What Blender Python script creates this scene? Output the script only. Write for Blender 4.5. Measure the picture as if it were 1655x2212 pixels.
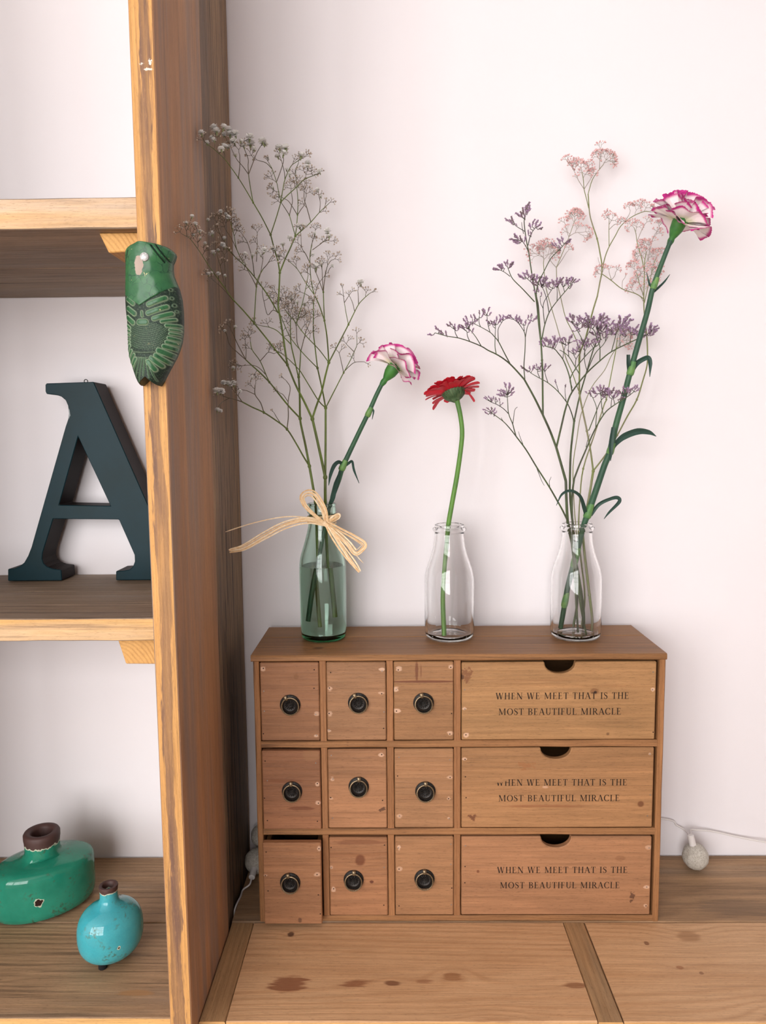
import bpy, bmesh, math, random
from mathutils import Vector, Matrix, noise as mnoise

random.seed(7)
for _o in list(bpy.data.objects):
    bpy.data.objects.remove(_o)
sc = bpy.context.scene
COL = sc.collection
PI = math.pi

# ------------------------------------------------------------------ camera
F = 1600.0                                    # focal length in pixels of the 1655 x 2212 frame
CAM = Vector((0.1658, -0.9813, 0.5794))
PITCH, YAW, ROLL = 0.0994, -0.0134, -0.0093
_fw = Vector((math.sin(YAW) * math.cos(PITCH), math.cos(YAW) * math.cos(PITCH), -math.sin(PITCH)))
_rt = Vector((math.cos(YAW), -math.sin(YAW), 0))
_up = _rt.cross(_fw)
RT = _rt * math.cos(ROLL) + _up * math.sin(ROLL)
UP = -_rt * math.sin(ROLL) + _up * math.cos(ROLL)
FW = _fw
cam_d = bpy.data.cameras.new('camera')
cam = bpy.data.objects.new('camera', cam_d)
COL.objects.link(cam)
M = Matrix((RT, UP, -FW)).transposed().to_4x4()
M.translation = CAM
cam.matrix_world = M
cam_d.sensor_fit = 'HORIZONTAL'
cam_d.sensor_width = 36.0
cam_d.lens = F / 1655.0 * 36.0
cam_d.clip_start = 0.02
sc.camera = cam

# ------------------------------------------------------------------ world, light, exposure
w = bpy.data.worlds.new('sky')
sc.world = w
w.use_nodes = True
w.node_tree.nodes['Background'].inputs[0].default_value = (0.93, 0.96, 1.0, 1)
w.node_tree.nodes['Background'].inputs[1].default_value = 1.0

ROOM = dict(x0=-2.6, x1=2.1, y0=-2.9, z0=-0.75, z1=1.85)
WINDOW = dict(x0=-2.5, x1=0.2, z0=-0.15, z1=1.74)       # wide window behind the camera; the vases and bottles mirror its panes
ld = bpy.data.lights.new('window_front_offscreen', 'AREA')
ld.shape = 'RECTANGLE'
ld.size = WINDOW['x1'] - WINDOW['x0']
ld.size_y = WINDOW['z1'] - WINDOW['z0']
ld.energy = 129.0
ld.color = (1.0, 0.975, 0.965)
lo = bpy.data.objects.new('window_front_offscreen', ld)
COL.objects.link(lo)
lo.location = ((WINDOW['x0'] + WINDOW['x1']) / 2, ROOM['y0'] - 0.12, (WINDOW['z0'] + WINDOW['z1']) / 2)
lo.rotation_euler = (PI / 2, 0, 0)            # -Z of the lamp looks along +Y, into the room

sc.view_settings.view_transform = 'Standard'
sc.view_settings.look = 'None'
sc.view_settings.gamma = 1.0
sc.view_settings.use_curve_mapping = False
sc.view_settings.exposure = 0.0
try:
    cy = sc.cycles
    cy.use_denoising = True
    cy.max_bounces = 14
    cy.diffuse_bounces = 3
    cy.glossy_bounces = 4
    cy.transmission_bounces = 12
    cy.transparent_max_bounces = 16
    cy.caustics_refractive = True
    cy.caustics_reflective = False
    cy.blur_glossy = 0.6
    cy.use_adaptive_sampling = True
    cy.adaptive_threshold = 0.04
except Exception:
    pass


# ------------------------------------------------------------------ helpers
def ray(px, py):
    return (FW + RT * ((px - 827.5) / F) + UP * ((1106 - py) / F))


def at(px, py, Y):
    """point of the place that stands at depth Y on the line of sight"""
    d = ray(px, py)
    return CAM + d * ((Y - CAM.y) / d.y)


def atz(px, py, Z):
    d = ray(px, py)
    return CAM + d * ((Z - CAM.z) / d.z)


def pxm(Y):
    return (Y - CAM.y) / F                    # metres per pixel at depth Y, near enough


def lin(c):
    return tuple(((v / 255.0) / 12.92 if v / 255.0 <= 0.04045 else ((v / 255.0 + 0.055) / 1.055) ** 2.4) for v in c) + (1.0,)


def pix(P):
    d = Vector(P) - CAM
    z = d.dot(FW)
    return (827.5 + F * d.dot(RT) / z, 1106 - F * d.dot(UP) / z)


WORLD = {}                                    # world origin of each object


def place(o, parent=None, origin=(0, 0, 0)):
    origin = Vector(origin)
    COL.objects.link(o)
    if parent is not None:
        o.parent = parent
        o.location = origin - WORLD[parent.name]
    else:
        o.location = origin
    WORLD[o.name] = origin
    return o


def tag(o, label=None, cat=None, group=None, kind=None):
    if label:
        o['label'] = label
    if cat:
        o['category'] = cat
    if group:
        o['group'] = group
    if kind:
        o['kind'] = kind
    return o


def thing(name, label, cat, loc, group=None):
    o = bpy.data.objects.new(name, None)
    o.empty_display_size = 0.02
    place(o, None, loc)
    return tag(o, label, cat, group)


def mesh_obj(name, verts, faces, mat, parent=None, origin=(0, 0, 0), smooth=False, angle=None, recalc=True, attrs=None):
    """verts are world coordinates; the mesh is kept relative to origin"""
    og = Vector(origin)
    me = bpy.data.meshes.new(name)
    me.from_pydata([Vector(v) - og for v in verts], [], faces)
    if recalc:
        bm = bmesh.new()
        bm.from_mesh(me)
        bmesh.ops.recalc_face_normals(bm, faces=bm.faces)
        bm.to_mesh(me)
        bm.free()
    if smooth:
        me.polygons.foreach_set('use_smooth', [True] * len(me.polygons))
        if angle:
            me.set_sharp_from_angle(angle=math.radians(angle))
    if attrs:
        for an, vals in attrs.items():
            a = me.attributes.new(an, 'FLOAT', 'POINT')
            a.data.foreach_set('value', vals)
    if mat:
        me.materials.append(mat)
    o = bpy.data.objects.new(name, me)
    return place(o, parent, og)


def copy_of(o, parent, origin, rot=None, scale=None, mat=None):
    c = o.copy()
    for k in list(c.keys()):
        if k in ('label', 'category', 'group', 'kind'):
            del c[k]
    COL.objects.link(c)
    c.parent = parent
    origin = Vector(origin)
    c.location = origin - (WORLD[parent.name] if parent else Vector())
    if rot is not None:
        c.rotation_mode = 'QUATERNION'
        c.rotation_quaternion = rot
    if scale is not None:
        c.scale = scale if hasattr(scale, '__len__') else (scale,) * 3
    WORLD[c.name] = origin
    return c


class MB:
    """collects pieces of one mesh"""
    def __init__(self):
        self.v, self.f, self.a = [], [], []

    def add(self, vs, fs, a=0.0):
        n = len(self.v)
        self.v += [Vector(x) for x in vs]
        self.f += [tuple(i + n for i in f) for f in fs]
        self.a += [a] * len(vs)

    def box(self, lo, hi):
        x0, y0, z0 = lo
        x1, y1, z1 = hi
        self.add([(x0, y0, z0), (x1, y0, z0), (x1, y1, z0), (x0, y1, z0), (x0, y0, z1), (x1, y0, z1), (x1, y1, z1), (x0, y1, z1)],
                 [(0, 3, 2, 1), (4, 5, 6, 7), (0, 1, 5, 4), (1, 2, 6, 5), (2, 3, 7, 6), (3, 0, 4, 7)])

    def tube(self, pts, rad, sides=6, cap=True, flat=1.0, flat_dir=None):
        pts = [Vector(p) for p in pts]
        n = len(pts)
        if n < 2:
            return
        if not hasattr(rad, '__len__'):
            rad = [rad] * n
        vs, fs = [], []
        t0 = (pts[1] - pts[0]).normalized()
        ref = flat_dir or (Vector((0, 1, 0)) if abs(t0.y) < 0.9 else Vector((1, 0, 0)))
        u = (ref - t0 * ref.dot(t0)).normalized()
        for i in range(n):
            t = (pts[min(i + 1, n - 1)] - pts[max(i - 1, 0)])
            t = t.normalized() if t.length > 1e-9 else t0
            u = u - t * u.dot(t)
            u = u.normalized() if u.length > 1e-6 else t.orthogonal().normalized()
            b = t.cross(u)
            for k in range(sides):
                a = 2 * PI * k / sides
                vs.append(pts[i] + u * (math.cos(a) * rad[i] * flat) + b * (math.sin(a) * rad[i]))
        for i in range(n - 1):
            for k in range(sides):
                k2 = (k + 1) % sides
                fs.append((i * sides + k, i * sides + k2, (i + 1) * sides + k2, (i + 1) * sides + k))
        if cap:
            fs.append(tuple(range(sides - 1, -1, -1)))
            fs.append(tuple((n - 1) * sides + k for k in range(sides)))
        self.add(vs, fs)

    def lathe(self, prof, c, segs=48, sx=1.0, sy=1.0, rot=0.0, closed=False):
        """prof: (r, z) list; c: axis foot"""
        vs, fs = [], []
        cr, sr = math.cos(rot), math.sin(rot)
        idx = []
        for r, z in prof:
            if r < 1e-6:
                idx.append([len(vs)])
                vs.append((c[0], c[1], c[2] + z))
            else:
                row = []
                for k in range(segs):
                    a = 2 * PI * k / segs
                    x, y = r * sx * math.cos(a), r * sy * math.sin(a)
                    row.append(len(vs))
                    vs.append((c[0] + x * cr - y * sr, c[1] + x * sr + y * cr, c[2] + z))
                idx.append(row)
        pairs = list(zip(idx[:-1], idx[1:]))
        if closed:
            pairs.append((idx[-1], idx[0]))
        for A, B in pairs:
            if len(A) == 1 and len(B) == 1:
                continue
            for k in range(segs):
                k2 = (k + 1) % segs
                if len(A) == 1:
                    fs.append((A[0], B[k2], B[k]))
                elif len(B) == 1:
                    fs.append((A[k], A[k2], B[0]))
                else:
                    fs.append((A[k], A[k2], B[k2], B[k]))
        self.add(vs, fs)

    def bud(self, p, d, l, r):
        """small eight sided bud, along d"""
        p, d = Vector(p), Vector(d).normalized()
        u = d.orthogonal().normalized()
        b = d.cross(u)
        m = p + d * (l * 0.55)
        self.add([p, m + u * r, m + b * r, m - u * r, m - b * r, p + d * l],
                 [(0, 2, 1), (0, 3, 2), (0, 4, 3), (0, 1, 4), (5, 1, 2), (5, 2, 3), (5, 3, 4), (5, 4, 1)])

    def ball(self, c, r, n=10, m=6, sq=(1, 1, 1)):
        vs, fs = [], []
        c = Vector(c)
        vs.append(c + Vector((0, 0, r * sq[2])))
        for i in range(1, m):
            th = PI * i / m
            for k in range(n):
                a = 2 * PI * k / n
                vs.append(c + Vector((r * sq[0] * math.sin(th) * math.cos(a), r * sq[1] * math.sin(th) * math.sin(a), r * sq[2] * math.cos(th))))
        vs.append(c - Vector((0, 0, r * sq[2])))
        last = len(vs) - 1
        for k in range(n):
            k2 = (k + 1) % n
            fs.append((0, 1 + k, 1 + k2))
            fs.append((last, 1 + (m - 2) * n + k2, 1 + (m - 2) * n + k))
            for i in range(m - 2):
                fs.append((1 + i * n + k, 1 + (i + 1) * n + k, 1 + (i + 1) * n + k2, 1 + i * n + k2))
        self.add(vs, fs)

    def build(self, name, mat, parent=None, origin=(0, 0, 0), smooth=True, angle=40, recalc=True, attr=None):
        return mesh_obj(name, self.v, self.f, mat, parent, origin, smooth, angle, recalc, {attr: self.a} if attr else None)


def smooth_path(pts, n=4):
    """Catmull-Rom through the points (any tuple length)"""
    pts = [tuple(p) for p in pts]
    if len(pts) < 3:
        a, b = pts[0], pts[-1]
        return [tuple(x + (y - x) * i / n for x, y in zip(a, b)) for i in range(n + 1)]
    P = [tuple(2 * a - b for a, b in zip(pts[0], pts[1]))] + pts + [tuple(2 * a - b for a, b in zip(pts[-1], pts[-2]))]
    out = []
    for i in range(1, len(P) - 2):
        for k in range(n):
            t = k / n
            out.append(tuple(0.5 * (2 * b + (c - a) * t + (2 * a - 5 * b + 4 * c - d) * t * t + (3 * b - a - 3 * c + d) * t ** 3)
                             for a, b, c, d in zip(P[i - 1], P[i], P[i + 1], P[i + 2])))
    out.append(pts[-1])
    return out


def plank(name, lo, hi, axis, mat, parent=None, ch=0.0015, jit=0.0004, seg=14, origin=None, taper=None):
    """a sawn board along axis with worn, slightly uneven edges; taper(t) -> offset vector"""
    lo, hi = Vector(lo), Vector(hi)
    o = [i for i in range(3) if i != axis]
    vs, fs = [], []
    sd = random.uniform(0, 50)
    for i in range(seg + 1):
        t = i / seg
        A = lo[axis] + (hi[axis] - lo[axis]) * t
        b0, b1, c0, c1 = lo[o[0]], hi[o[0]], lo[o[1]], hi[o[1]]
        cs = [ch * (1.0 + 0.6 * mnoise.noise((t * 5.0 + sd, 7.3 * k4, sd))) for k4 in range(4)]
        ring = [(b0 + cs[0], c0), (b1 - cs[1], c0), (b1, c0 + cs[1]), (b1, c1 - cs[2]), (b1 - cs[2], c1), (b0 + cs[3], c1), (b0, c1 - cs[3]), (b0, c0 + cs[0])]
        off = taper(t) if taper else Vector()
        for b, c in ring:
            p = Vector()
            p[axis] = A
            p[o[0]] = b + jit * 1.6 * mnoise.noise((t * 9.0, b * 40 + sd, 0.0))
            p[o[1]] = c + jit * 1.6 * mnoise.noise((t * 9.0, c * 40 + sd, 5.0))
            vs.append(p + off)
    for i in range(seg):
        for k in range(8):
            k2 = (k + 1) % 8
            fs.append((i * 8 + k, i * 8 + k2, (i + 1) * 8 + k2, (i + 1) * 8 + k))
    fs.append(tuple(range(7, -1, -1)))
    fs.append(tuple(seg * 8 + k for k in range(8)))
    return mesh_obj(name, vs, fs, mat, parent, origin if origin is not None else (lo + hi) / 2, smooth=False)


def prism(name, outer, y0, y1, mat, parent=None, origin=(0, 0, 0), holes=(), bevel=0.0, mats=None):
    """outer / holes: (x, z) outlines, pushed from y0 to y1"""
    bm = bmesh.new()
    loops = [outer] + list(holes)
    allf, allb = [], []
    for lp in loops:
        fv = [bm.verts.new((x, y0, z)) for x, z in lp]
        bv = [bm.verts.new((x, y1, z)) for x, z in lp]
        n = len(lp)
        for i in range(n):
            j = (i + 1) % n
            bm.faces.new((fv[i], fv[j], bv[j], bv[i]))
        allf.append(fv)
        allb.append(bv)
    if holes:
        for side in (allf, allb):
            es = []
            for vs in side:
                for i in range(len(vs)):
                    es.append(bm.edges.get((vs[i], vs[(i + 1) % len(vs)])))
            bmesh.ops.triangle_fill(bm, use_beauty=True, edges=es)
    else:
        bm.faces.new(allf[0])
        bm.faces.new(list(reversed(allb[0])))
    bmesh.ops.recalc_face_normals(bm, faces=bm.faces)
    if bevel:
        es = [e for e in bm.edges if len(e.link_faces) == 2 and e.calc_face_angle(0) > 0.9]
        bmesh.ops.bevel(bm, geom=es, offset=bevel, segments=1, affect='EDGES', clamp_overlap=True)
    og = Vector(origin)
    bmesh.ops.translate(bm, verts=bm.verts, vec=-og)
    me = bpy.data.meshes.new(name)
    bm.to_mesh(me)
    bm.free()
    me.materials.append(mat)
    if mats:
        for m in mats:
            me.materials.append(m)
    o = bpy.data.objects.new(name, me)
    return place(o, parent, og)


# ------------------------------------------------------------------ materials
class NT:
    def __init__(self, name):
        self.m = bpy.data.materials.new(name)
        self.m.use_nodes = True
        self.t = self.m.node_tree
        self.n = self.t.nodes
        self.b = self.n['Principled BSDF']
        self.out = self.n['Material Output']

    def new(self, ty, **kw):
        nd = self.n.new(ty)
        for k, v in kw.items():
            setattr(nd, k, v)
        return nd

    def set(self, sock, v):
        if isinstance(v, bpy.types.NodeSocket):
            self.t.links.new(v, sock)
        elif v is not None:
            sock.default_value = v

    def math(self, op, a, b=None, c=None, clamp=False):
        nd = self.new('ShaderNodeMath', operation=op, use_clamp=clamp)
        for i, v in enumerate((a, b, c)):
            if v is not None:
                self.set(nd.inputs[i], v)
        return nd.outputs[0]

    def vec(self, op, a, b=None, scale=None):
        nd = self.new('ShaderNodeVectorMath', operation=op)
        self.set(nd.inputs[0], a)
        if b is not None:
            self.set(nd.inputs[1], b)
        if scale is not None:
            self.set(nd.inputs['Scale'], scale)
        return nd.outputs['Value'] if op in ('LENGTH', 'DOT_PRODUCT', 'DISTANCE') else nd.outputs[0]

    def noise(self, v, scale, detail=3.0, rough=0.55, dist=0.0, color=False):
        nd = self.new('ShaderNodeTexNoise')
        self.set(nd.inputs['Vector'], v)
        nd.inputs['Scale'].default_value = scale
        nd.inputs['Detail'].default_value = detail
        nd.inputs['Roughness'].default_value = rough
        nd.inputs['Distortion'].default_value = dist
        return nd.outputs['Color' if color else 'Fac']

    def maprange(self, v, a, b, c=0.0, d=1.0, smooth=True):
        nd = self.new('ShaderNodeMapRange', interpolation_type='SMOOTHSTEP' if smooth else 'LINEAR')
        self.set(nd.inputs['Value'], v)
        for k, x in (('From Min', a), ('From Max', b), ('To Min', c), ('To Max', d)):
            self.set(nd.inputs[k], x)
        return nd.outputs['Result']

    def mix(self, fac, a, b, mode='MIX'):
        nd = self.new('ShaderNodeMix', data_type='RGBA', blend_type=mode)
        self.set(nd.inputs['Factor'], fac)
        self.set(nd.inputs['A'], a) if False else None
        self.set(nd.inputs[6], a)
        self.set(nd.inputs[7], b)
        return nd.outputs[2]

    def objco(self):
        return self.new('ShaderNodeTexCoord').outputs['Object']

    def attr(self, name):
        return self.new('ShaderNodeAttribute', attribute_name=name).outputs['Fac']

    def bump(self, h, strength, dist=0.001):
        nd = self.new('ShaderNodeBump')
        nd.inputs['Strength'].default_value = strength
        nd.inputs['Distance'].default_value = dist
        self.set(nd.inputs['Height'], h)
        self.t.links.new(nd.outputs[0], self.b.inputs['Normal'])

    def base(self, c, rough=0.6, spec=0.35):
        self.set(self.b.inputs['Base Color'], c)
        self.set(self.b.inputs['Roughness'], rough)
        self.b.inputs['Specular IOR Level'].default_value = spec


def wood(name, axis, light, dark, ring=0.5, spacing=0.0045, grey=None, grey_amt=0.0, streak=None, streak_amt=0.0, streak_edge=(0.52, 0.62),
         spots=(), rough=0.62, fibre=0.35, bump=0.35, pith=(0.07, 0.05), blotch=0.25, warp=0.006, band=None, pale=None, streak_scale=90.0):
    """sawn timber: year rings round a pith beside the board, long fibres, weathering, and spots
    (x, y, z, rx, ry, rz, colour, strength, raggedness, bend) in the board's own coordinates.
    band: (axis, lo, hi, colour, strength) a stripe of the old surface left on the board"""
    g = NT(name)
    P0 = g.objco()
    rnd = g.new('ShaderNodeObjectInfo').outputs['Random']
    comb = g.new('ShaderNodeCombineXYZ')
    g.set(comb.inputs[0], g.math('MULTIPLY', rnd, 3.7))
    g.set(comb.inputs[1], g.math('MULTIPLY', rnd, 9.1))
    g.set(comb.inputs[2], g.math('MULTIPLY', rnd, 5.3))
    P = g.vec('ADD', P0, comb.outputs[0])
    st = [1.0, 1.0, 1.0]
    st[axis] = 0.09
    Ps = g.vec('MULTIPLY', P, tuple(st))
    st2 = [1.0, 1.0, 1.0]
    st2[axis] = 0.03
    Pf = g.vec('MULTIPLY', P, tuple(st2))
    wv = g.noise(Ps, 14.0, 2.0, color=True)
    wv = g.vec('SCALE', g.vec('SUBTRACT', wv, (0.5, 0.5, 0.5)), scale=warp * 4)
    perp = [1.0, 1.0, 1.0]
    perp[axis] = 0.0
    tilt = [0.0, 0.0, 0.0]
    o = [i for i in range(3) if i != axis]
    c = [0.0, 0.0, 0.0]
    c[o[0]], c[o[1]] = pith
    q = g.vec('ADD', g.vec('MULTIPLY', P0, tuple(perp)), tuple(c))
    q = g.vec('ADD', q, wv)
    # slow drift along the board opens the rings into flames
    sep = g.new('ShaderNodeSeparateXYZ')
    g.set(sep.inputs[0], P0)
    al = sep.outputs[axis]
    r = g.vec('LENGTH', q)
    r = g.math('ADD', r, g.math('MULTIPLY', al, 0.012))
    r = g.math('ADD', r, g.math('MULTIPLY', rnd, 0.5))
    masks = []
    for s in spots:
        x, y, z, rx, ry, rz, colr, stren, rag, bend = s
        d = g.vec('MULTIPLY', g.vec('SUBTRACT', P0, (x, y, z)), (1 / rx, 1 / ry, 1 / rz))
        d = g.vec('LENGTH', d)
        if bend:
            e = g.math('POWER', 2.718, g.math('MULTIPLY', g.math('MULTIPLY', d, d), -0.22))
            r = g.math('ADD', r, g.math('MULTIPLY', e, bend))
        if rag:
            d = g.math('ADD', d, g.math('MULTIPLY', g.math('SUBTRACT', g.noise(Ps if rag < 2 else P, 160.0 if rag < 2 else 220.0, 3.0, 0.7), 0.5), rag * 2.0))
        masks.append((g.maprange(d, 0.55, 1.0, stren, 0.0), colr))
    s = g.math('SINE', g.math('MULTIPLY', r, 2 * PI / spacing))
    s = g.math('POWER', g.math('MULTIPLY_ADD', s, 0.5, 0.5), 2.2)
    s = g.math('MULTIPLY', s, g.maprange(g.noise(Ps, 30.0, 2.0), 0.3, 0.7, 0.35, 1.0))
    fib = g.noise(Pf, 620.0, 4.0, 0.65)
    fib2 = g.noise(Pf, 170.0, 3.0, 0.6)
    blo = g.noise(Ps, 11.0, 3.0, 0.6)
    col = g.mix(g.math('MULTIPLY', s, ring), lin(light), lin(dark))
    col = g.mix(g.maprange(blo, 0.38, 0.72, 0.0, blotch), col, lin(dark))
    big = g.noise(g.vec('MULTIPLY', P, tuple(0.35 if i == axis else 1.0 for i in range(3))), 26.0, 3.0, 0.55, 0.4)
    col = g.mix(g.maprange(big, 0.35, 0.68, 0.0, 0.30), col, lin(dark))
    if pale:
        col = g.mix(g.maprange(g.noise(Ps, 9.0, 3.0, 0.6, 0.3), 0.5, 0.72, 0.0, 0.6), col, lin(pale))
    if grey:
        col = g.mix(g.maprange(g.noise(Ps, 17.0, 4.0, 0.65), 0.62 - grey_amt * 0.35, 0.72, 0.0, min(1.0, 0.35 + grey_amt)), col, lin(grey))
    if band:
        bax, b0, b1, bc, bs = band
        bsep = sep.outputs[bax]
        nz = g.math('MULTIPLY', g.math('SUBTRACT', g.noise(Ps, 55.0, 5.0, 0.72), 0.5), (b1 - b0) * 2.4)
        t = g.math('ADD', bsep, nz)
        mid, hw = (b0 + b1) / 2, (b1 - b0) / 2
        t = g.math('ABSOLUTE', g.math('SUBTRACT', t, mid))
        m = g.maprange(t, hw * 0.75, hw * 1.05, bs, 0.0)
        m = g.math('MULTIPLY', m, g.maprange(g.noise(Ps, 26.0, 3.0, 0.6), 0.33, 0.5, 0.15, 1.0))
        m = g.math('MULTIPLY', m, g.maprange(fib2, 0.34, 0.6, 1.0, 0.55))
        col = g.mix(m, col, lin(bc))
    if streak:
        stn = g.noise(Pf, streak_scale, 4.0, 0.7, 0.2)
        m = g.math('MULTIPLY', g.maprange(stn, streak_edge[0], streak_edge[1], 0.0, streak_amt), g.maprange(g.noise(Ps, 8.0, 2.0), 0.35, 0.6, 0.3, 1.0))
        col = g.mix(m, col, lin(streak))
    k = g.maprange(fib, 0.3, 0.72, 1.0 + fibre * 0.25, 1.0 - fibre * 0.6, smooth=False)
    k = g.math('MULTIPLY', k, g.maprange(fib2, 0.3, 0.7, 1.0 + fibre * 0.2, 1.0 - fibre * 0.35, smooth=False))
    cc = g.new('ShaderNodeCombineColor')
    for i in range(3):
        g.set(cc.inputs[i], k)
    col = g.mix(1.0, col, cc.outputs[0], 'MULTIPLY')
    st3 = [1.0, 1.0, 1.0]
    st3[axis] = 0.10
    pores = g.noise(g.vec('MULTIPLY', P, tuple(st3)), 1500.0, 3.0, 0.7)
    col = g.mix(g.maprange(pores, 0.56, 0.70, 0.0, 0.30 + fibre * 0.4), col, lin(tuple(v * 0.62 for v in dark)))
    col = g.mix(g.maprange(pores, 0.44, 0.30, 0.0, 0.16), col, lin(tuple(min(255, v * 1.12) for v in light)))
    for m, colr in masks:
        col = g.mix(m, col, lin(colr))
    g.base(col, rough, 0.3)
    h = g.math('ADD', g.math('MULTIPLY', fib, 0.5), g.math('MULTIPLY', s, 0.35))
    h = g.math('ADD', h, g.math('MULTIPLY', fib2, 0.4))
    g.bump(h, bump, 0.0012)
    return g.m


def plain(name, c, rough=0.6, spec=0.35, var=0.0, scale=40.0, metal=0.0, bump=0.0, c2=None, bscale=None, coat=0.0):
    g = NT(name)
    P = g.objco()
    if c2 or var:
        n = g.noise(P, scale, 4.0, 0.6)
        colr = g.mix(g.maprange(n, 0.35, 0.65), lin(c), lin(c2) if c2 else lin(tuple(v * (1 - var) for v in c)))
    else:
        colr = lin(c)
    g.base(colr, rough, spec)
    g.b.inputs['Metallic'].default_value = metal
    if coat:
        g.b.inputs['Coat Weight'].default_value = coat
        g.b.inputs['Coat Roughness'].default_value = 0.05
    if bump:
        g.bump(g.noise(P, bscale or scale, 4.0, 0.6), bump, 0.001)
    return g.m


def glass(name, tint=None, density=0.0, ior=1.46):
    g = NT(name)
    gl = g.new('ShaderNodeBsdfGlass')
    gl.inputs['IOR'].default_value = ior
    gl.inputs['Roughness'].default_value = 0.0
    g.t.links.new(gl.outputs[0], g.out.inputs['Surface'])
    if tint:
        va = g.new('ShaderNodeVolumeAbsorption')
        va.inputs['Color'].default_value = lin(tint)
        va.inputs['Density'].default_value = density
        g.t.links.new(va.outputs[0], g.out.inputs['Volume'])
    return g.m


def face_mats(o, rules):
    """rules: list of (axis, sign, material): those faces of a board get another cut surface"""
    me = o.data
    for ax, sg, m in rules:
        me.materials.append(m)
        ix = len(me.materials) - 1
        for p in me.polygons:
            if p.normal[ax] * sg > 0.75:
                p.material_index = ix


# ------------------------------------------------------------------ the room
def wall_mat(name, c):
    g = NT(name)
    P = g.objco()
    n = g.noise(P, 2.2, 3.0, 0.5)
    col = g.mix(g.maprange(n, 0.3, 0.7), lin(c), lin(tuple(v * 0.985 for v in c)))
    g.base(col, 0.9, 0.15)
    g.bump(g.noise(P, 190.0, 4.0, 0.6), 0.06, 0.001)
    return g.m


M_WALL = wall_mat('painted_plaster', (241, 236, 238))
M_CEIL = wall_mat('ceiling_paint', (240, 236, 234))
M_FLOOR = wood('floor_boards', 1, (176, 140, 104), (140, 104, 72), ring=0.4)
R = ROOM


def shell(name, boxes, mat):
    b = MB()
    for lo_, hi_ in boxes:
        b.box(lo_, hi_)
    o = b.build(name, mat, smooth=False)
    return tag(o, kind='structure')


shell('wall_back', [((R['x0'], 0, R['z0']), (R['x1'], 0.1, R['z1']))], M_WALL)
shell('wall_left', [((R['x0'] - 0.1, R['y0'] - 0.1, R['z0']), (R['x0'], 0.1, R['z1']))], M_WALL)
shell('wall_right', [((R['x1'], R['y0'] - 0.1, R['z0']), (R['x1'] + 0.1, 0.1, R['z1']))], M_WALL)
D = WINDOW
shell('wall_front', [((R['x0'], R['y0'] - 0.1, R['z0']), (D['x0'], R['y0'], R['z1'])),
                     ((D['x1'], R['y0'] - 0.1, R['z0']), (R['x1'], R['y0'], R['z1'])),
                     ((D['x0'], R['y0'] - 0.1, D['z1']), (D['x1'], R['y0'], R['z1'])),
                     ((D['x0'], R['y0'] - 0.1, R['z0']), (D['x1'], R['y0'], D['z0']))], M_WALL)
shell('floor', [((R['x0'] - 0.1, R['y0'] - 0.1, R['z0'] - 0.1), (R['x1'] + 0.1, 0.1, R['z0']))], M_FLOOR)
shell('ceiling', [((R['x0'] - 0.1, R['y0'] - 0.1, R['z1']), (R['x1'] + 0.1, 0.1, R['z1'] + 0.1))], M_CEIL)
bars = []
yy0, yy1 = R['y0'] - 0.07, R['y0'] - 0.02
for i in range(5):
    x = D['x0'] + (D['x1'] - D['x0']) * i / 4
    hw_ = 0.05 if i in (0, 2, 4) else 0.018
    bars.append(((max(D['x0'], x - hw_), yy0, D['z0']), (min(D['x1'], x + hw_), yy1, D['z1'])))
for k in range(5):
    z = D['z0'] + (D['z1'] - D['z0']) * k / 4
    hw_ = 0.05 if k in (0, 4) else 0.018
    bars.append(((D['x0'], yy0 + 0.004, max(D['z0'], z - hw_)), (D['x1'], yy1 - 0.004, min(D['z1'], z + hw_))))
shell('window_1', bars, plain('window_paint', (238, 236, 230), 0.5))

# ------------------------------------------------------------------ timber kinds
YEL, YELD = (226, 172, 100), (196, 138, 72)
BRN, BRND = (172, 124, 84), (126, 92, 66)
M_EDGE_POST = wood('sawn_post_edge', 2, (216, 164, 100), (182, 130, 74), ring=0.45, spacing=0.004, fibre=0.3,
                   band=(0, -0.0052, 0.0052, (104, 78, 70), 0.95), bump=0.4, streak=(118, 86, 70), streak_amt=0.55, streak_edge=(0.55, 0.63), streak_scale=260.0, spots=[
    (q_.x + 0.044, q_.y + 0.238, q_.z - 0.5, rx_, 0.05, rz_, (236, 228, 214), 0.85, 2.2, 0) for q_, rx_, rz_ in
    ((at(318, 150, -0.3185), 0.0042, 0.0012), (at(306, 137, -0.3185), 0.0022, 0.0012), (at(324, 134, -0.3185), 0.0020, 0.0022))])
M_SIDE_FRONT = wood('weathered_side_board', 2, (190, 140, 98), (150, 110, 80), ring=0.2, spacing=0.012, grey=(140, 126, 118), grey_amt=0.55,
                    streak=(96, 76, 66), streak_amt=0.55, streak_edge=(0.58, 0.7), fibre=0.3, blotch=0.5)
M_SIDE_REAR = wood('grey_rear_board', 2, (174, 140, 104), (112, 90, 72), ring=0.75, spacing=0.006, grey=(112, 100, 92), grey_amt=0.5,
                   streak=(46, 39, 38), streak_amt=0.9, streak_edge=(0.52, 0.60), streak_scale=210.0, fibre=0.65, blotch=0.5, bump=0.6)
M_SHELF_TOP = wood('weathered_shelf_board', 0, (170, 146, 122), (126, 106, 88), ring=0.45, spacing=0.005, grey=(152, 138, 126), grey_amt=0.5,
                   streak=(84, 64, 50), streak_amt=0.6, fibre=0.55, blotch=0.55)
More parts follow.
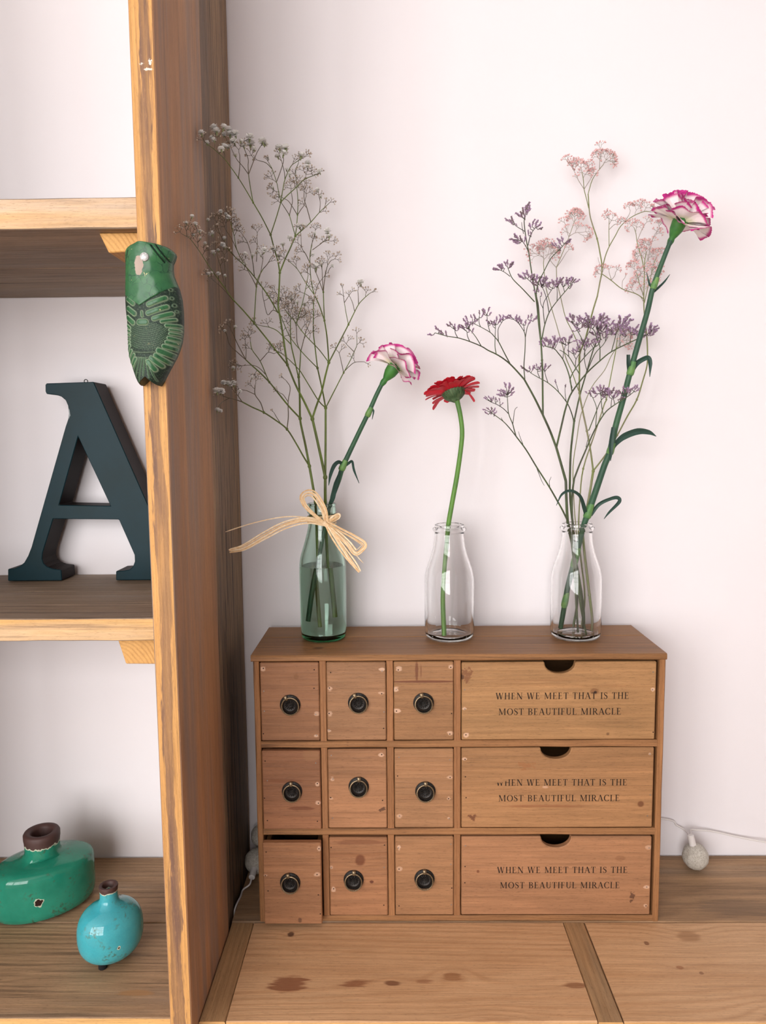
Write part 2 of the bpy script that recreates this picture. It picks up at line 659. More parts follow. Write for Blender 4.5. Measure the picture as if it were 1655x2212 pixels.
M_SHELF_LOW = wood('lower_shelf_board', 0, (188, 152, 116), (140, 110, 82), ring=0.5, spacing=0.006, grey=(158, 138, 120), grey_amt=0.35,
                   streak=(84, 66, 52), streak_amt=0.5, fibre=0.5, blotch=0.5,
                   spots=((0.245, -0.043, 0.0, 0.03, 0.010, 0.1, (122, 98, 78), 0.8, 1.0, 0.004), (-0.05, -0.02, 0.0, 0.02, 0.006, 0.1, (96, 72, 52), 0.8, 1.0, 0.006),
                          (0.12, -0.04, 0.0, 0.02, 0.005, 0.1, (176, 130, 84), 0.7, 1.0, 0.0)))
M_EDGE_SHELF = wood('sawn_shelf_edge', 0, (218, 172, 112), (186, 140, 86), ring=0.4, spacing=0.005, grey=(202, 186, 172), grey_amt=0.75,
                    streak=(120, 96, 80), streak_amt=0.5, fibre=0.4)
M_EDGE_SHELF2 = wood('sawn_shelf_edge_worn', 0, (224, 178, 114), (196, 146, 86), ring=0.4, spacing=0.006, grey=(206, 180, 150), grey_amt=0.3,
                     streak=(126, 100, 78), streak_amt=0.7, streak_edge=(0.56, 0.66), fibre=0.35)
M_CLEAT = wood('cleat_timber', 1, (216, 166, 100), (182, 130, 70), ring=0.75, spacing=0.0042, fibre=0.15, pith=(0.03, 0.05))
M_DESK = wood('desk_panel', 0, (206, 158, 114), (170, 118, 76), ring=0.5, spacing=0.0052, fibre=0.28, blotch=0.3, rough=0.55, pith=(0.012, 0.05))
M_BATTEN = wood('desk_batten', 1, (186, 148, 106), (142, 104, 68), ring=0.4, spacing=0.005, grey=(150, 126, 98), grey_amt=0.3, fibre=0.4)
M_DESK_BACK = wood('desk_rear_plank', 0, (188, 150, 112), (140, 108, 78), ring=0.55, spacing=0.006, grey=(156, 134, 112), grey_amt=0.4,
                   streak=(92, 74, 58), streak_amt=0.4, fibre=0.45, blotch=0.4, pith=(0.02, 0.06),
                   spots=((0.08, -0.045, 0.0, 0.06, 0.02, 0.1, (112, 92, 74), 0.5, 1.0, 0.012),))
M_DESK_EDGE = wood('desk_front_edge', 0, (226, 178, 118), (196, 144, 86), ring=0.4, fibre=0.3)

# ------------------------------------------------------------------ desk
desk = thing('desk', 'pine desk top of joined planks and cross battens under the drawer chest', 'desk', (0.4, -0.15, R['z0']))
DT = 0.03
g_panel = [  # knots and stains, in the coordinates of the panel (its middle is the origin)
    (0.083, -0.0850, 0.0, 0.017, 0.011, 0.2, (112, 66, 40), 0.95, 0.5, 0.010),
    (0.085, -0.0855, 0.0, 0.034, 0.016, 0.2, (150, 98, 60), 0.6, 0.8, 0.0),
    (0.046, -0.014, 0.0, 0.012, 0.008, 0.2, (150, 102, 66), 0.7, 0.6, 0.009),
    (-0.128, -0.026, 0.0, 0.022, 0.012, 0.2, (128, 74, 48), 0.8, 1.2, 0.0),
    (-0.058, -0.024, 0.0, 0.020, 0.006, 0.2, (134, 82, 54), 0.75, 1.2, 0.0),
    (-0.019, -0.024, 0.0, 0.012, 0.005, 0.2, (110, 66, 44), 0.8, 0.8, 0.004),
    (0.014, -0.021, 0.0, 0.014, 0.004, 0.2, (140, 90, 60), 0.6, 1.2, 0.0),
    (0.176, -0.026, 0.0, 0.014, 0.007, 0.2, (132, 84, 54), 0.7, 1.0, 0.004),
    (-0.138, 0.0455, 0.0, 0.005, 0.006, 0.2, (88, 58, 44), 0.9, 0.8, 0.003),
]


def yo(lst, dy):
    return [(s[0], s[1] + dy, *s[2:]) for s in lst]


M_PANEL_L = wood('desk_panel_knots', 0, (216, 173, 131), (182, 134, 92), ring=0.45, spacing=0.0055, fibre=0.26, blotch=0.3, rough=0.55,
                 pith=(0.012, 0.05), spots=[(-0.138, 0.055, 0, 0.005, 0.005, 0.2, (88, 58, 44), 0.9, 0.8, 0.003)] + yo(g_panel[:-1], 0.0))
M_PANEL_R = wood('desk_panel_right', 0, (217, 175, 133), (182, 136, 94), ring=0.45, spacing=0.006, fibre=0.26, blotch=0.3, rough=0.55,
                 pith=(0.02, 0.06), spots=((-0.215, 0.052, 0, 0.017, 0.012, 0.2, (158, 116, 78), 0.7, 0.6, 0.010),
                                           (-0.268, 0.039, 0, 0.004, 0.004, 0.2, (120, 80, 54), 0.8, 0.5, 0.003),
                                           (-0.245, 0.0, 0, 0.005, 0.004, 0.2, (150, 96, 60), 0.7, 0.5, 0.003),
                                           (-0.225, -0.008, 0, 0.003, 0.003, 0.2, (130, 86, 58), 0.7, 0.5, 0.002),
                                           (-0.165, -0.066, 0, 0.018, 0.010, 0.2, (120, 84, 58), 0.7, 1.0, 0.009)))
YJ, YF = -0.1445, -0.2965
pl = plank('rear_plank', (-0.0325, YJ + 0.0008, -DT), (1.05, -0.002, 0.0), 0, M_DESK_BACK, desk, seg=40)
for nm, x0, x1, ax, m in (('batten', -0.0325, -0.0062, 1, M_BATTEN), ('panel', -0.0052, 0.3652, 0, M_PANEL_L),
                          ('batten', 0.3662, 0.3908, 1, M_BATTEN), ('panel', 0.3918, 1.05, 0, M_PANEL_R)):
    p_ = plank(nm, (x0, YF, -DT), (x1, YJ, 0.0 if nm == 'panel' else -0.0004), ax, m, desk, ch=0.0011, jit=0.0002)
    face_mats(p_, [(1, -1, M_DESK_EDGE)])
for (x, y) in ((0.0, -0.26), (1.0, -0.26), (0.0, -0.04), (1.0, -0.04)):
    plank('leg', (x, y - 0.025, R['z0']), (x + 0.045, y + 0.02, -DT), 2, M_BATTEN, desk)

# ------------------------------------------------------------------ shelf unit
XR, XL = -0.0334, -0.0546
unit = thing('shelf_unit', 'tall reclaimed timber shelf unit with thick yellow-edged boards against the wall', 'shelf', (-0.4, -0.16, R['z0']))
ZT = 1.75


def lean(t):                                  # the old boards are not quite straight
    return Vector((0.0007 * math.sin(t * 9.0), 0, 0))


pf = plank('side_plank', (XL, -0.3185, R['z0']), (XR, -0.158, ZT), 2, M_SIDE_FRONT, unit, ch=0.0008, jit=0.00018, seg=60, taper=lean)
face_mats(pf, [(1, -1, M_EDGE_POST)])
plank('side_plank', (XL, -0.1555, R['z0']), (XR - 0.0035, -0.003, ZT), 2, M_SIDE_REAR, unit, ch=0.0016, jit=0.0003, seg=60)
plank('side_plank', (-0.43, -0.3185, R['z0']), (-0.407, -0.158, ZT), 2, M_SIDE_FRONT, unit, seg=20)
plank('side_plank', (-0.43, -0.1555, R['z0']), (-0.407, -0.003, ZT), 2, M_SIDE_REAR, unit, seg=20)
SX0, SX1 = -0.4065, XL - 0.0006
for zt, th, ys, mt, me_ in ((0.791, 0.0262, (-0.313, -0.165, -0.003), M_SHELF_TOP, M_EDGE_SHELF),
                            (0.4012, 0.0228, (-0.2536, -0.190, -0.1155, -0.003), M_SHELF_TOP, M_EDGE_SHELF2),
                            (0.0, 0.026, (-0.2916, -0.1434, -0.003), M_SHELF_LOW, M_EDGE_SHELF2)):
    for i in range(len(ys) - 1):
        o = plank('shelf_board', (SX0, ys[i] + (0.0007 if i else 0), zt - th), (SX1, ys[i + 1] - 0.0007, zt + random.uniform(-0.0006, 0.0002)), 0, mt, unit, ch=0.0008, jit=0.00025, seg=40)
        if i == 0:
            face_mats(o, [(1, -1, me_)])
for px_, Yc, z1 in ((((213, 485), (288, 485), (295, 541), (235, 546)), -0.300, 0.7645), (((253, 1393), (352, 1393), (354, 1435), (272, 1434)), -0.235, 0.378)):
    q = [at(a, b, Yc) for a, b in px_]
    poly = [(q[0].x, z1), (SX1 - 0.0003, z1), (SX1 - 0.0003, q[2].z), (q[3].x, q[3].z)]
    prism('cleat', poly, Yc, -0.004, M_CLEAT, unit, origin=(q[0].x, Yc, q[0].z), bevel=0.0008)

# ------------------------------------------------------------------ drawer chest
CW, CH, YB, YC = 0.48, 0.3292, -0.0123, -0.1426
chest = thing('drawer_chest', 'small wooden chest of twelve drawers standing on the pine desk', 'chest of drawers', (CW / 2, (YB + YC) / 2, 0.0))
CL, CD = (190, 136, 86), (140, 92, 54)
M_CTOP = wood('chest_top', 0, (166, 119, 76), (122, 84, 52), ring=0.4, spacing=0.006, streak=(92, 62, 38), streak_amt=0.4, fibre=0.35, blotch=0.5, rough=0.5,
              spots=((-0.165, -0.01, 0.0, 0.008, 0.006, 0.1, (96, 66, 42), 0.8, 0.6, 0.006),))
M_CTOP2 = wood('chest_top_rear', 0, (169, 122, 78), (124, 87, 53), ring=0.4, spacing=0.006, fibre=0.35, blotch=0.4, rough=0.5)
M_CSIDE = wood('chest_side', 2, (168, 118, 76), (124, 84, 50), ring=0.4, spacing=0.004, streak=(72, 50, 36), streak_amt=0.7, streak_edge=(0.56, 0.64), fibre=0.4, blotch=0.5)
M_CRAIL = wood('chest_rail', 0, (168, 120, 78), (120, 82, 52), ring=0.4, spacing=0.004, streak=(88, 58, 38), streak_amt=0.6, fibre=0.4, blotch=0.4)
M_CDIV = wood('chest_divider', 2, (168, 118, 78), (128, 84, 50), ring=0.4, spacing=0.004, fibre=0.4, blotch=0.4)
M_CBACK = wood('chest_back', 0, (150, 106, 66), (110, 74, 46), ring=0.3)
t7 = 0.0075
plank('top_board', (-0.001, YC - 0.001, CH - 0.0072), (CW + 0.001, -0.0645, CH), 0, M_CTOP, chest, ch=0.0012, jit=0.0004, seg=40)
plank('top_board', (-0.001, -0.0640, CH - 0.0072), (CW + 0.001, YB, CH), 0, M_CTOP2, chest, ch=0.0008, jit=0.0002, seg=30)
plank('side_panel', (0.0015, YC, 0.0), (0.0015 + 0.0068, YB, CH - 0.0072), 2, M_CSIDE, chest, ch=0.001, jit=0.0003)
plank('side_panel', (CW - 0.0068, YC, 0.0), (CW, YB, CH - 0.0072), 2, M_CSIDE, chest, ch=0.001, jit=0.0003)
ZR = [(0.2172, 0.2252), (0.1090, 0.1172)]
XI0, XI1 = 0.0084, CW - 0.0069
for z0, z1 in ZR:
    plank('rail', (XI0, YC + 0.0006, z0), (XI1, YB - 0.006, z1), 0, M_CRAIL, chest, ch=0.0009, jit=0.0004, seg=30)
plank('rail', (XI0, YC + 0.0004, 0.0), (XI1, YB - 0.006, 0.0072), 0, M_CRAIL, chest, ch=0.0009, jit=0.0003, seg=30)
rows = [(ZR[0][1], CH - 0.0072), (ZR[1][1], ZR[0][0]), (0.0072, ZR[1][0])]
XD = [(0.0785, 0.0862), (0.1567, 0.1646), (0.2354, 0.2434)]
for z0, z1 in rows:
    for x0, x1 in XD:
        plank('divider', (x0, YC + 0.0012, z0), (x1, YB - 0.006, z1), 2, M_CDIV, chest, ch=0.0007, jit=0.0002, seg=8)
plank('back_panel', (XI0, YB - 0.0058, 0.0), (XI1, YB, CH - 0.0074), 0, M_CBACK, chest, seg=6)

# ---- metal pull: plate with beaded rim and rosette, clasp, hanging ring (prototypes round the origin, facing -Y)
M_BRONZE = plain('aged_bronze', (142, 124, 96), 0.4, 0.5, metal=0.7, c2=(108, 94, 74), scale=900.0)
M_BRONZE_D = plain('dark_bronze', (40, 38, 37), 0.5, 0.5, metal=0.7, c2=(58, 54, 50), scale=700.0)
M_NAIL = plain('nail_steel', (150, 146, 140), 0.4, 0.5, metal=0.8)
M_HOLE = plain('nail_hole', (46, 30, 22), 0.9)


def facing(mb):                               # lathe axis Z -> looks along -Y
    mb.v = [Vector((v.x, -v.z, v.y)) for v in mb.v]
    return mb


b = MB()
b.lathe([(0.0, 0.0022), (0.0014, 0.0021), (0.0018, 0.0014), (0.0066, 0.0017), (0.0074, 0.0022), (0.0082, 0.0015), (0.0104, 0.0010), (0.0108, 0.0018), (0.0119, 0.0014), (0.0121, 0.0)], (0, 0, 0), 40)
for k in range(44):
    a = 2 * PI * k / 44
    b.ball((0.0113 * math.cos(a), 0.0113 * math.sin(a), 0.0017), 0.00062, 5, 4)
for k in range(14):
    a = 2 * PI * k / 14
    c_, s_ = math.cos(a), math.sin(a)
    b.tube([(0.0022 * c_, 0.0022 * s_, 0.0016), (0.0042 * c_, 0.0042 * s_, 0.0024), (0.0058 * c_, 0.0058 * s_, 0.0016)], [0.0003, 0.0008, 0.0003], 5)
b.ball((0, 0, 0.0023), 0.0011, 8, 5)
PLATE = facing(b)
b = MB()
ringp = []
for k in range(41):
    a = 2 * PI * k / 40
    ringp.append((0.0099 * math.sin(a), -0.0009 + 0.0099 * math.cos(a), 0.0037 + 0.0018 * (1 - math.cos(a)) / 2))
b.tube(ringp, 0.0009, 8, cap=False)
RING = facing(b)
b = MB()
b.tube([(0, 0.0118, 0.0012), (0, 0.0116, 0.0038), (0, 0.0098, 0.0046), (0, 0.0080, 0.0040), (0, 0.0070, 0.0024)], [0.0019, 0.0022, 0.0021, 0.0019, 0.0015], 8, flat=0.45)
CLASP = facing(b)
b = MB()
b.lathe([(0.0, 0.0004), (0.0006, 0.0003), (0.0008, 0.0)], (0, 0, 0), 8)
NAILM = facing(b)


def inst(mb, name, mat, cache={}):
    if name not in cache:
        me = bpy.data.meshes.new(name)
        me.from_pydata(mb.v, [], mb.f)
        bm = bmesh.new()
        bm.from_mesh(me)
        bmesh.ops.recalc_face_normals(bm, faces=bm.faces)
        bm.to_mesh(me)
        bm.free()
        me.polygons.foreach_set('use_smooth', [True] * len(me.polygons))
        me.set_sharp_from_angle(angle=math.radians(45))
        me.materials.append(mat)
        cache[name] = me
    return bpy.data.objects.new(name, cache[name])


# ---- lettering: roman capitals drawn as strokes, cap height 1
def strip(pts, ws):
    out = []
    n = len(pts)
    L_, R_ = [], []
    for i in range(n):
        a, c = pts[max(0, i - 1)], pts[min(n - 1, i + 1)]
        dx, dz = c[0] - a[0], c[1] - a[1]
        l = math.hypot(dx, dz) or 1
        nx, nz = -dz / l, dx / l
        wd = ws[i] / 2
        L_.append((pts[i][0] + nx * wd, pts[i][1] + nz * wd))
        R_.append((pts[i][0] - nx * wd, pts[i][1] - nz * wd))
    for i in range(n - 1):
        out.append([L_[i], L_[i + 1], R_[i + 1], R_[i]])
    return out


TK, TN, SF = 0.135, 0.055, 0.045


def rc(x0, z0, x1, z1):
    return [[(x0, z0), (x1, z0), (x1, z1), (x0, z1)]]


def stem(x, w_=TK, z0=0.0, z1=1.0, foot=True, head=True, o=0.085):
    q = rc(x, z0, x + w_, z1)
    if foot:
        q += rc(x - o, z0, x + w_ + o, z0 + SF)
    if head:
        q += rc(x - o, z1 - SF, x + w_ + o, z1)
    return q


def arc(cx_, cz, rx, rz, a0, a1, wt, wn, n=18):
    pts, ws = [], []
    for i in range(n + 1):
        a = math.radians(a0 + (a1 - a0) * i / n)
        pts.append((cx_ + rx * math.cos(a), cz + rz * math.sin(a)))
        ws.append(wn + (wt - wn) * abs(math.cos(a)) ** 1.3)
    return strip(pts, ws)


def diag(x0, z0, x1, z1, w_):
    return [[(x0 - w_ / 2, z0), (x0 + w_ / 2, z0), (x1 + w_ / 2, z1), (x1 - w_ / 2, z1)]]


def serif(x, z, o=0.13):
    return rc(x - o, z, x + o, z + SF)


def arms(x, ends):
    q = []
    for z, l, up in ends:
        q += rc(x, z, x + l, z + 0.05)
        q += [[(x + l - 0.045, z + 0.025), (x + l, z + 0.025), (x + l + 0.015, z + 0.025 + up), (x + l - 0.01, z + 0.025 + up)]]
    return q


GL = {
    'I': (stem(0.10), 0.34),
    'H': (stem(0.10) + stem(0.60) + rc(0.2, 0.48, 0.62, 0.53), 0.84),
    'E': (stem(0.10) + arms(0.15, ((0.0, 0.45, 0.22), (0.95, 0.40, -0.20))) + rc(0.2, 0.49, 0.44, 0.54) + rc(0.42, 0.40, 0.455, 0.63), 0.66),
    'F': (stem(0.10) + arms(0.15, ((0.95, 0.40, -0.20),)) + rc(0.2, 0.48, 0.44, 0.53) + rc(0.42, 0.39, 0.455, 0.62), 0.60),
    'L': (stem(0.10) + arms(0.15, ((0.0, 0.44, 0.24),)), 0.62),
    'T': (stem(0.29, foot=True, head=False) + rc(0.03, 0.95, 0.685, 1.0) + [[(0.03, 0.95), (0.06, 0.76), (0.09, 0.76), (0.10, 0.96)], [(0.685, 0.95), (0.655, 0.76), (0.625, 0.76), (0.615, 0.96)]], 0.71),
    'N': (stem(0.13, TN) + stem(0.70, TN, foot=False) + diag(0.73, 0.0, 0.17, 1.0, 0.16), 0.90),
    'M': (stem(0.12, TN) + stem(0.82, TK) + diag(0.50, 0.06, 0.17, 1.0, 0.14) + diag(0.50, 0.06, 0.86, 1.0, TN), 1.08),
    'A': (diag(0.08, 0.0, 0.37, 1.0, 0.06) + diag(0.68, 0.0, 0.37, 1.0, 0.15) + rc(0.18, 0.32, 0.58, 0.37) + serif(0.09, 0) + serif(0.68, 0, 0.15), 0.78),
    'W': (diag(0.32, 0.0, 0.10, 1.0, 0.14) + diag(0.32, 0.0, 0.54, 1.0, 0.06) + diag(0.76, 0.0, 0.54, 1.0, 0.14) + diag(0.76, 0.0, 0.98, 1.0, 0.06) + serif(0.11, 0.955) + serif(0.54, 0.955, 0.1) + serif(0.98, 0.955, 0.11), 1.10),
    'U': (rc(0.12, 0.3, 0.12 + TK, 1.0) + rc(0.62, 0.3, 0.62 + TN, 1.0) + rc(0.03, 0.955, 0.34, 1.0) + rc(0.53, 0.955, 0.77, 1.0) + arc(0.4175, 0.32, 0.23, 0.295, 180, 360, 0.11, 0.07), 0.80),
    'O': (arc(0.43, 0.5, 0.35, 0.485, 0, 360, 0.145, 0.05, 36), 0.86),
    'C': (arc(0.43, 0.5, 0.35, 0.485, 45, 322, 0.145, 0.055, 28) + rc(0.655, 0.70, 0.70, 0.98), 0.76),
    'S': (strip(smooth_path([(0.47, 0.76), (0.42, 0.92), (0.28, 0.965), (0.14, 0.90), (0.10, 0.76), (0.18, 0.62), (0.34, 0.50), (0.46, 0.37), (0.48, 0.22), (0.40, 0.08), (0.26, 0.03), (0.12, 0.08), (0.08, 0.26)], 4),
                [0.05 + 0.10 * math.exp(-((i - 25) / 11.0) ** 2) for i in range(49)]) + rc(0.445, 0.70, 0.49, 0.97) + rc(0.06, 0.03, 0.10, 0.30), 0.58),
    'B': (stem(0.10, head=True) + arc(0.30, 0.755, 0.24, 0.222, -90, 90, 0.12, 0.05) + arc(0.32, 0.265, 0.27, 0.242, -90, 90, 0.13, 0.05) + rc(0.18, 0.952, 0.31, 1.0) + rc(0.18, 0.505, 0.33, 0.555) + rc(0.18, 0.0, 0.33, 0.048), 0.70),
    'R': (stem(0.10) + arc(0.30, 0.735, 0.26, 0.240, -90, 90, 0.13, 0.05) + rc(0.18, 0.952, 0.31, 1.0) + rc(0.18, 0.47, 0.33, 0.52) + diag(0.70, 0.0, 0.36, 0.50, 0.16) + rc(0.62, 0.0, 0.84, SF), 0.78),
}
M_INK = plain('black_print', (36, 28, 24), 0.7, 0.2)


def worn_ink():
    g = NT('worn_black_print')
    P = g.objco()
    d = g.vec('LENGTH', g.vec('MULTIPLY', g.vec('SUBTRACT', P, (-0.0690, 0.0, 0.0105)), (1 / 0.0105, 0.0, 1 / 0.0042)))
    d = g.math('ADD', d, g.math('MULTIPLY', g.math('SUBTRACT', g.noise(P, 420.0, 3.0), 0.5), 0.9))
    g.base(lin((36, 28, 24)), 0.7, 0.2)
    tr = g.new('ShaderNodeBsdfTransparent')
    mx = g.new('ShaderNodeMixShader')
    g.set(mx.inputs[0], g.maprange(d, 0.85, 1.05))
    g.t.links.new(tr.outputs[0], mx.inputs[1])
    g.t.links.new(g.b.outputs[0], mx.inputs[2])
    g.t.links.new(mx.outputs[0], g.out.inputs['Surface'])
    return g.m


M_INK_WORN = worn_ink()


def lettering(text, xc, zc, width, cap, y, mat, parent, origin):
    adv, xs = 0.0, []
    for ch in text:
        if ch == ' ':
            adv += 0.46
        else:
            xs.append((ch, adv))
            adv += GL[ch][1] + 0.10
    adv -= 0.10
    sx = width / adv
    vs, fs = [], []
    for ch, x in xs:
        for poly in GL[ch][0]:
            fs.append(tuple(range(len(vs), len(vs) + 4)))
            vs += [(xc - width / 2 + (x + a) * sx, y, zc - cap / 2 + c * cap) for a, c in poly]
    o = mesh_obj('lettering', vs, fs, mat, parent, origin, recalc=False)
    return o


# ---- drawers
cols = [(0.0092, 0.0780), (0.0867, 0.1560), (0.1653, 0.2348), (0.2443, 0.4697)]
PALE, DKR, DKB = (214, 176, 148), (104, 58, 38), (82, 54, 40)
zr = [(0.2262, 0.3206), (0.1182, 0.2162), (0.0082, 0.1078)]
pull_px = [[(627, 1522), (774, 1518), (915, 1518)], [(631, 1709), (775, 1699), (919, 1709)], [(627, 1906), (764, 1900), (917, 1898)]]
pull_rot = [[-28, -22, -12], [-5, 3, 2], [-12, 4, 1]]
tint = [[(182, 127, 88), (194, 141, 99), (196, 142, 96)], [(182, 124, 86), (190, 136, 95), (194, 141, 98)], [(184, 128, 88), (188, 131, 90), (193, 139, 96)]]
tintb = [(202, 150, 99), (197, 143, 96), (194, 138, 97)]
out_by = [[0.0006, 0.0, 0.0002], [0.0035, 0.0006, 0.0002], [0.0135, 0.0012, 0.0006], ]
lower = [[0.0, 0.0, 0.0], [0.0012, 0.0008, 0.0008], [0.0034, 0.0012, 0.0006]]
rng = random.Random(11)
extra = {
    (0, 2): [(0.0, 0, 0.0235, 0.05, 0.05, 0.0016, DKR, 0.85, 0.35, 0), (-0.008, 0, 0.036, 0.0022, 0.05, 0.014, DKR, 0.75, 0.35, 0), (-0.003, 0, 0.036, 0.0008, 0.05, 0.010, DKR, 0.6, 0.3, 0)],
    (0, 0): [(0.008, 0, 0.030, 0.004, 0.05, 0.005, (120, 80, 46), 0.5, 0.8, 0)],
    (1, 0): [(0.012, 0, -0.022, 0.016, 0.05, 0.0028, DKR, 0.6, 1.0, 0), (-0.01, 0, 0.012, 0.03, 0.05, 0.003, (120, 72, 46), 0.5, 1.0, 0), (0.024, 0, 0.043, 0.012, 0.05, 0.008, (150, 108, 74), 0.6, 0.8, 0)],
    (1, 1): [(0.030, 0, -0.025, 0.0045, 0.05, 0.0035, DKB, 0.85, 2.2, 0)],
    (2, 1): [(0.002, 0, 0.021, 0.0072, 0.05, 0.0085, (104, 58, 36), 0.8, 0.4, 0.004), (0.0155, 0, -0.0065, 0.0028, 0.05, 0.0024, (92, 48, 34), 0.9, 0.4, 0.002), (0.0, 0, 0.044, 0.034, 0.05, 0.0035, DKR, 0.45, 1.2, 0)],
    (2, 0): [(0.008, 0, -0.046, 0.003, 0.05, 0.004, DKB, 0.7, 0.6, 0)],
    (0, 3): [(-0.107, 0, 0.032, 0.007, 0.05, 0.010, (112, 66, 44), 0.65, 2.0, 0.002), (-0.112, 0, 0.029, 0.0025, 0.05, 0.004, DKB, 0.9, 0.5, 0),
             (0.0415, 0, 0.0118, 0.0060, 0.05, 0.0052, (120, 80, 50), 0.7, 0.4, 0.004), (0.0425, 0, 0.0105, 0.0022, 0.05, 0.002, (52, 32, 24), 0.9, 0.3, 0), (0.058, 0, -0.040, 0.0028, 0.05, 0.0024, DKB, 0.6, 0.8, 0.002)],
    (1, 3): [(0.0985, 0, -0.020, 0.0048, 0.05, 0.0044, (108, 66, 42), 0.85, 0.3, 0.003), (-0.100, 0, -0.036, 0.007, 0.05, 0.0035, (98, 56, 38), 0.8, 2.0, 0), (-0.037, 0, 0.028, 0.010, 0.05, 0.005, (150, 96, 60), 0.5, 2.0, 0),
             (-0.01, 0, -0.0225, 0.05, 0.05, 0.002, (140, 84, 54), 0.5, 1.2, 0), (-0.014, 0, 0.001, 0.005, 0.05, 0.0024, PALE, 0.5, 1.0, 0)],
    (2, 3): [(0.0905, 0, -0.026, 0.003, 0.05, 0.0068, DKB, 0.8, 2.4, 0), (-0.093, 0, 0.006, 0.002, 0.05, 0.0022, (112, 64, 42), 0.8, 0.4, 0), (0.076, 0, 0.022, 0.005, 0.05, 0.004, (130, 88, 60), 0.45, 1.5, 0)],
}
nails = []
for r_ in range(3):
    for c_ in range(4):
        x0, x1 = cols[c_]
        z0, z1 = zr[r_]
        dy = out_by[r_][c_] if c_ < 3 else (0.0004, 0.0002, 0.0003)[r_]
        dz = lower[r_][c_] if c_ < 3 else (0.0012, 0.0, 0.0010)[r_]
        z1 -= dz
        if (r_, c_) == (2, 0):
            z0 -= 0.0026
            z1 += 0.0026
        xc, zc = (x0 + x1) / 2, (z0 + z1) / 2
        hw_, hh = (x1 - x0) / 2, (z1 - z0) / 2
        yf_ = YC + 0.0006 - dy
        og = Vector((xc, yf_, zc))
        npos = []
        for sx in (-1, 1):
            for k in range(4):
                if rng.random() < 0.85:
                    npos.append((sx * (hw_ - rng.uniform(0.002, 0.006)), (0.78 - k * 0.52 + rng.uniform(-0.09, 0.09)) * hh))
        sp = list(extra.get((r_, c_), []))
        for (a, d_) in npos[:]:
            if rng.random() < 0.42 and len(sp) < 9:
                sp.append((a + rng.uniform(-0.001, 0.001), 0, d_ + rng.uniform(-0.001, 0.001), rng.uniform(0.0022, 0.0045), 0.05, rng.uniform(0.0018, 0.004), PALE, rng.uniform(0.45, 0.8), 1.3, 0))
        lt = tuple(int(v * f_) for v, f_ in zip(tint[r_][c_] if c_ < 3 else tintb[r_], (0.90, 0.91, 0.925)))
        m = wood('drawer_front_timber', 0, lt, tuple(int(v * 0.70) for v in lt), ring=0.16, spacing=0.0052 + 0.002 * rng.random(), streak=(124, 78, 50), streak_amt=0.34,
                 streak_edge=(0.55, 0.68), fibre=0.36, blotch=0.45, spots=sp, pith=(0.02 + 0.03 * rng.random(), 0.05), rough=0.55, bump=0.3, pale=tuple(min(255, int(v * 1.12)) for v in lt))
        # front board outline, with a scooped finger hole on the wide ones
        if c_ < 3:
            poly = [(x0, z0), (x1, z0), (x1, z1), (x0, z1)]
        else:
            nx = at(1210 if r_ == 0 else 1204 if r_ == 1 else 1207, 1440, YC).x
            poly = [(x0, z0), (x1, z0), (x1, z1)]
            for k in range(17):
                a = PI * k / 16
                poly.append((nx + 0.0178 * math.cos(a), z1 - 0.0139 * math.sin(a) ** 0.85 if 0 < k < 16 else z1))
            poly.append((x0, z1))
        dr = prism('drawer', poly, yf_, yf_ + 0.0085, m, chest, origin=og, bevel=0.0011)
        if c_ == 3 or (r_, c_) == (2, 0):
            dr['label'] = ('wide drawer with a scooped finger hole and printed lettering' if c_ == 3 else
                       'small drawer pulled slightly open')
        bb = MB()
        ya, yb_ = yf_ + 0.0086, YB - 0.012
        bb.box((x0 + 0.001, ya, z0 + 0.001), (x0 + 0.006, yb_, z1 - 0.008))
        bb.box((x1 - 0.006, ya, z0 + 0.001), (x1 - 0.001, yb_, z1 - 0.008))
        bb.box((x0 + 0.0061, yb_ - 0.005, z0 + 0.001), (x1 - 0.0061, yb_, z1 - 0.008))
        bb.box((x0 + 0.0061, ya, z0 + 0.001), (x1 - 0.0061, yb_ - 0.0051, z0 + 0.005))
        bb.build('drawer_box', M_CBACK, dr, og, smooth=False)
        for (a, d_) in npos:
            o = inst(NAILM, 'nail', M_NAIL) if rng.random() < 0.4 else inst(NAILM, 'nail_hole', M_HOLE)
            o.name = 'nail'
            place(o, dr, og + Vector((a, -0.00003, d_)))
        if c_ < 3:
            pp = at(*pull_px[r_][c_], yf_)
            p3 = Vector((pp.x, yf_, pp.z))
            q = Matrix.Rotation(math.radians(pull_rot[r_][c_]), 4, 'Y').to_quaternion()
            for nm, mb_, mt in (('pull_plate', PLATE, M_BRONZE_D), ('pull_ring', RING, M_BRONZE), ('pull_clasp', CLASP, M_BRONZE)):
                o = inst(mb_, nm, mt)
                place(o, dr, p3)
                o.rotation_mode = 'QUATERNION'
                o.rotation_quaternion = q
        else:
            l1 = ((1071, 1359, 1503), (1072, 1355, 1690), (1074, 1356, 1879))[r_]
            l2 = ((1077, 1342, 1537), (1077, 1339, 1724), (1080, 1339, 1912))[r_]
            for (xa, xb, yp), tx in ((l1, 'WHEN WE MEET THAT IS THE'), (l2, 'MOST BEAUTIFUL MIRACLE')):
                A_, B_ = at(xa, yp, yf_), at(xb, yp, yf_)
                lettering(tx, (A_.x + B_.x) / 2, (A_.z + B_.z) / 2, B_.x - A_.x, 0.0078, yf_ - 0.00012, M_INK_WORN if r_ == 1 and tx[0] == 'W' else M_INK, dr, og)


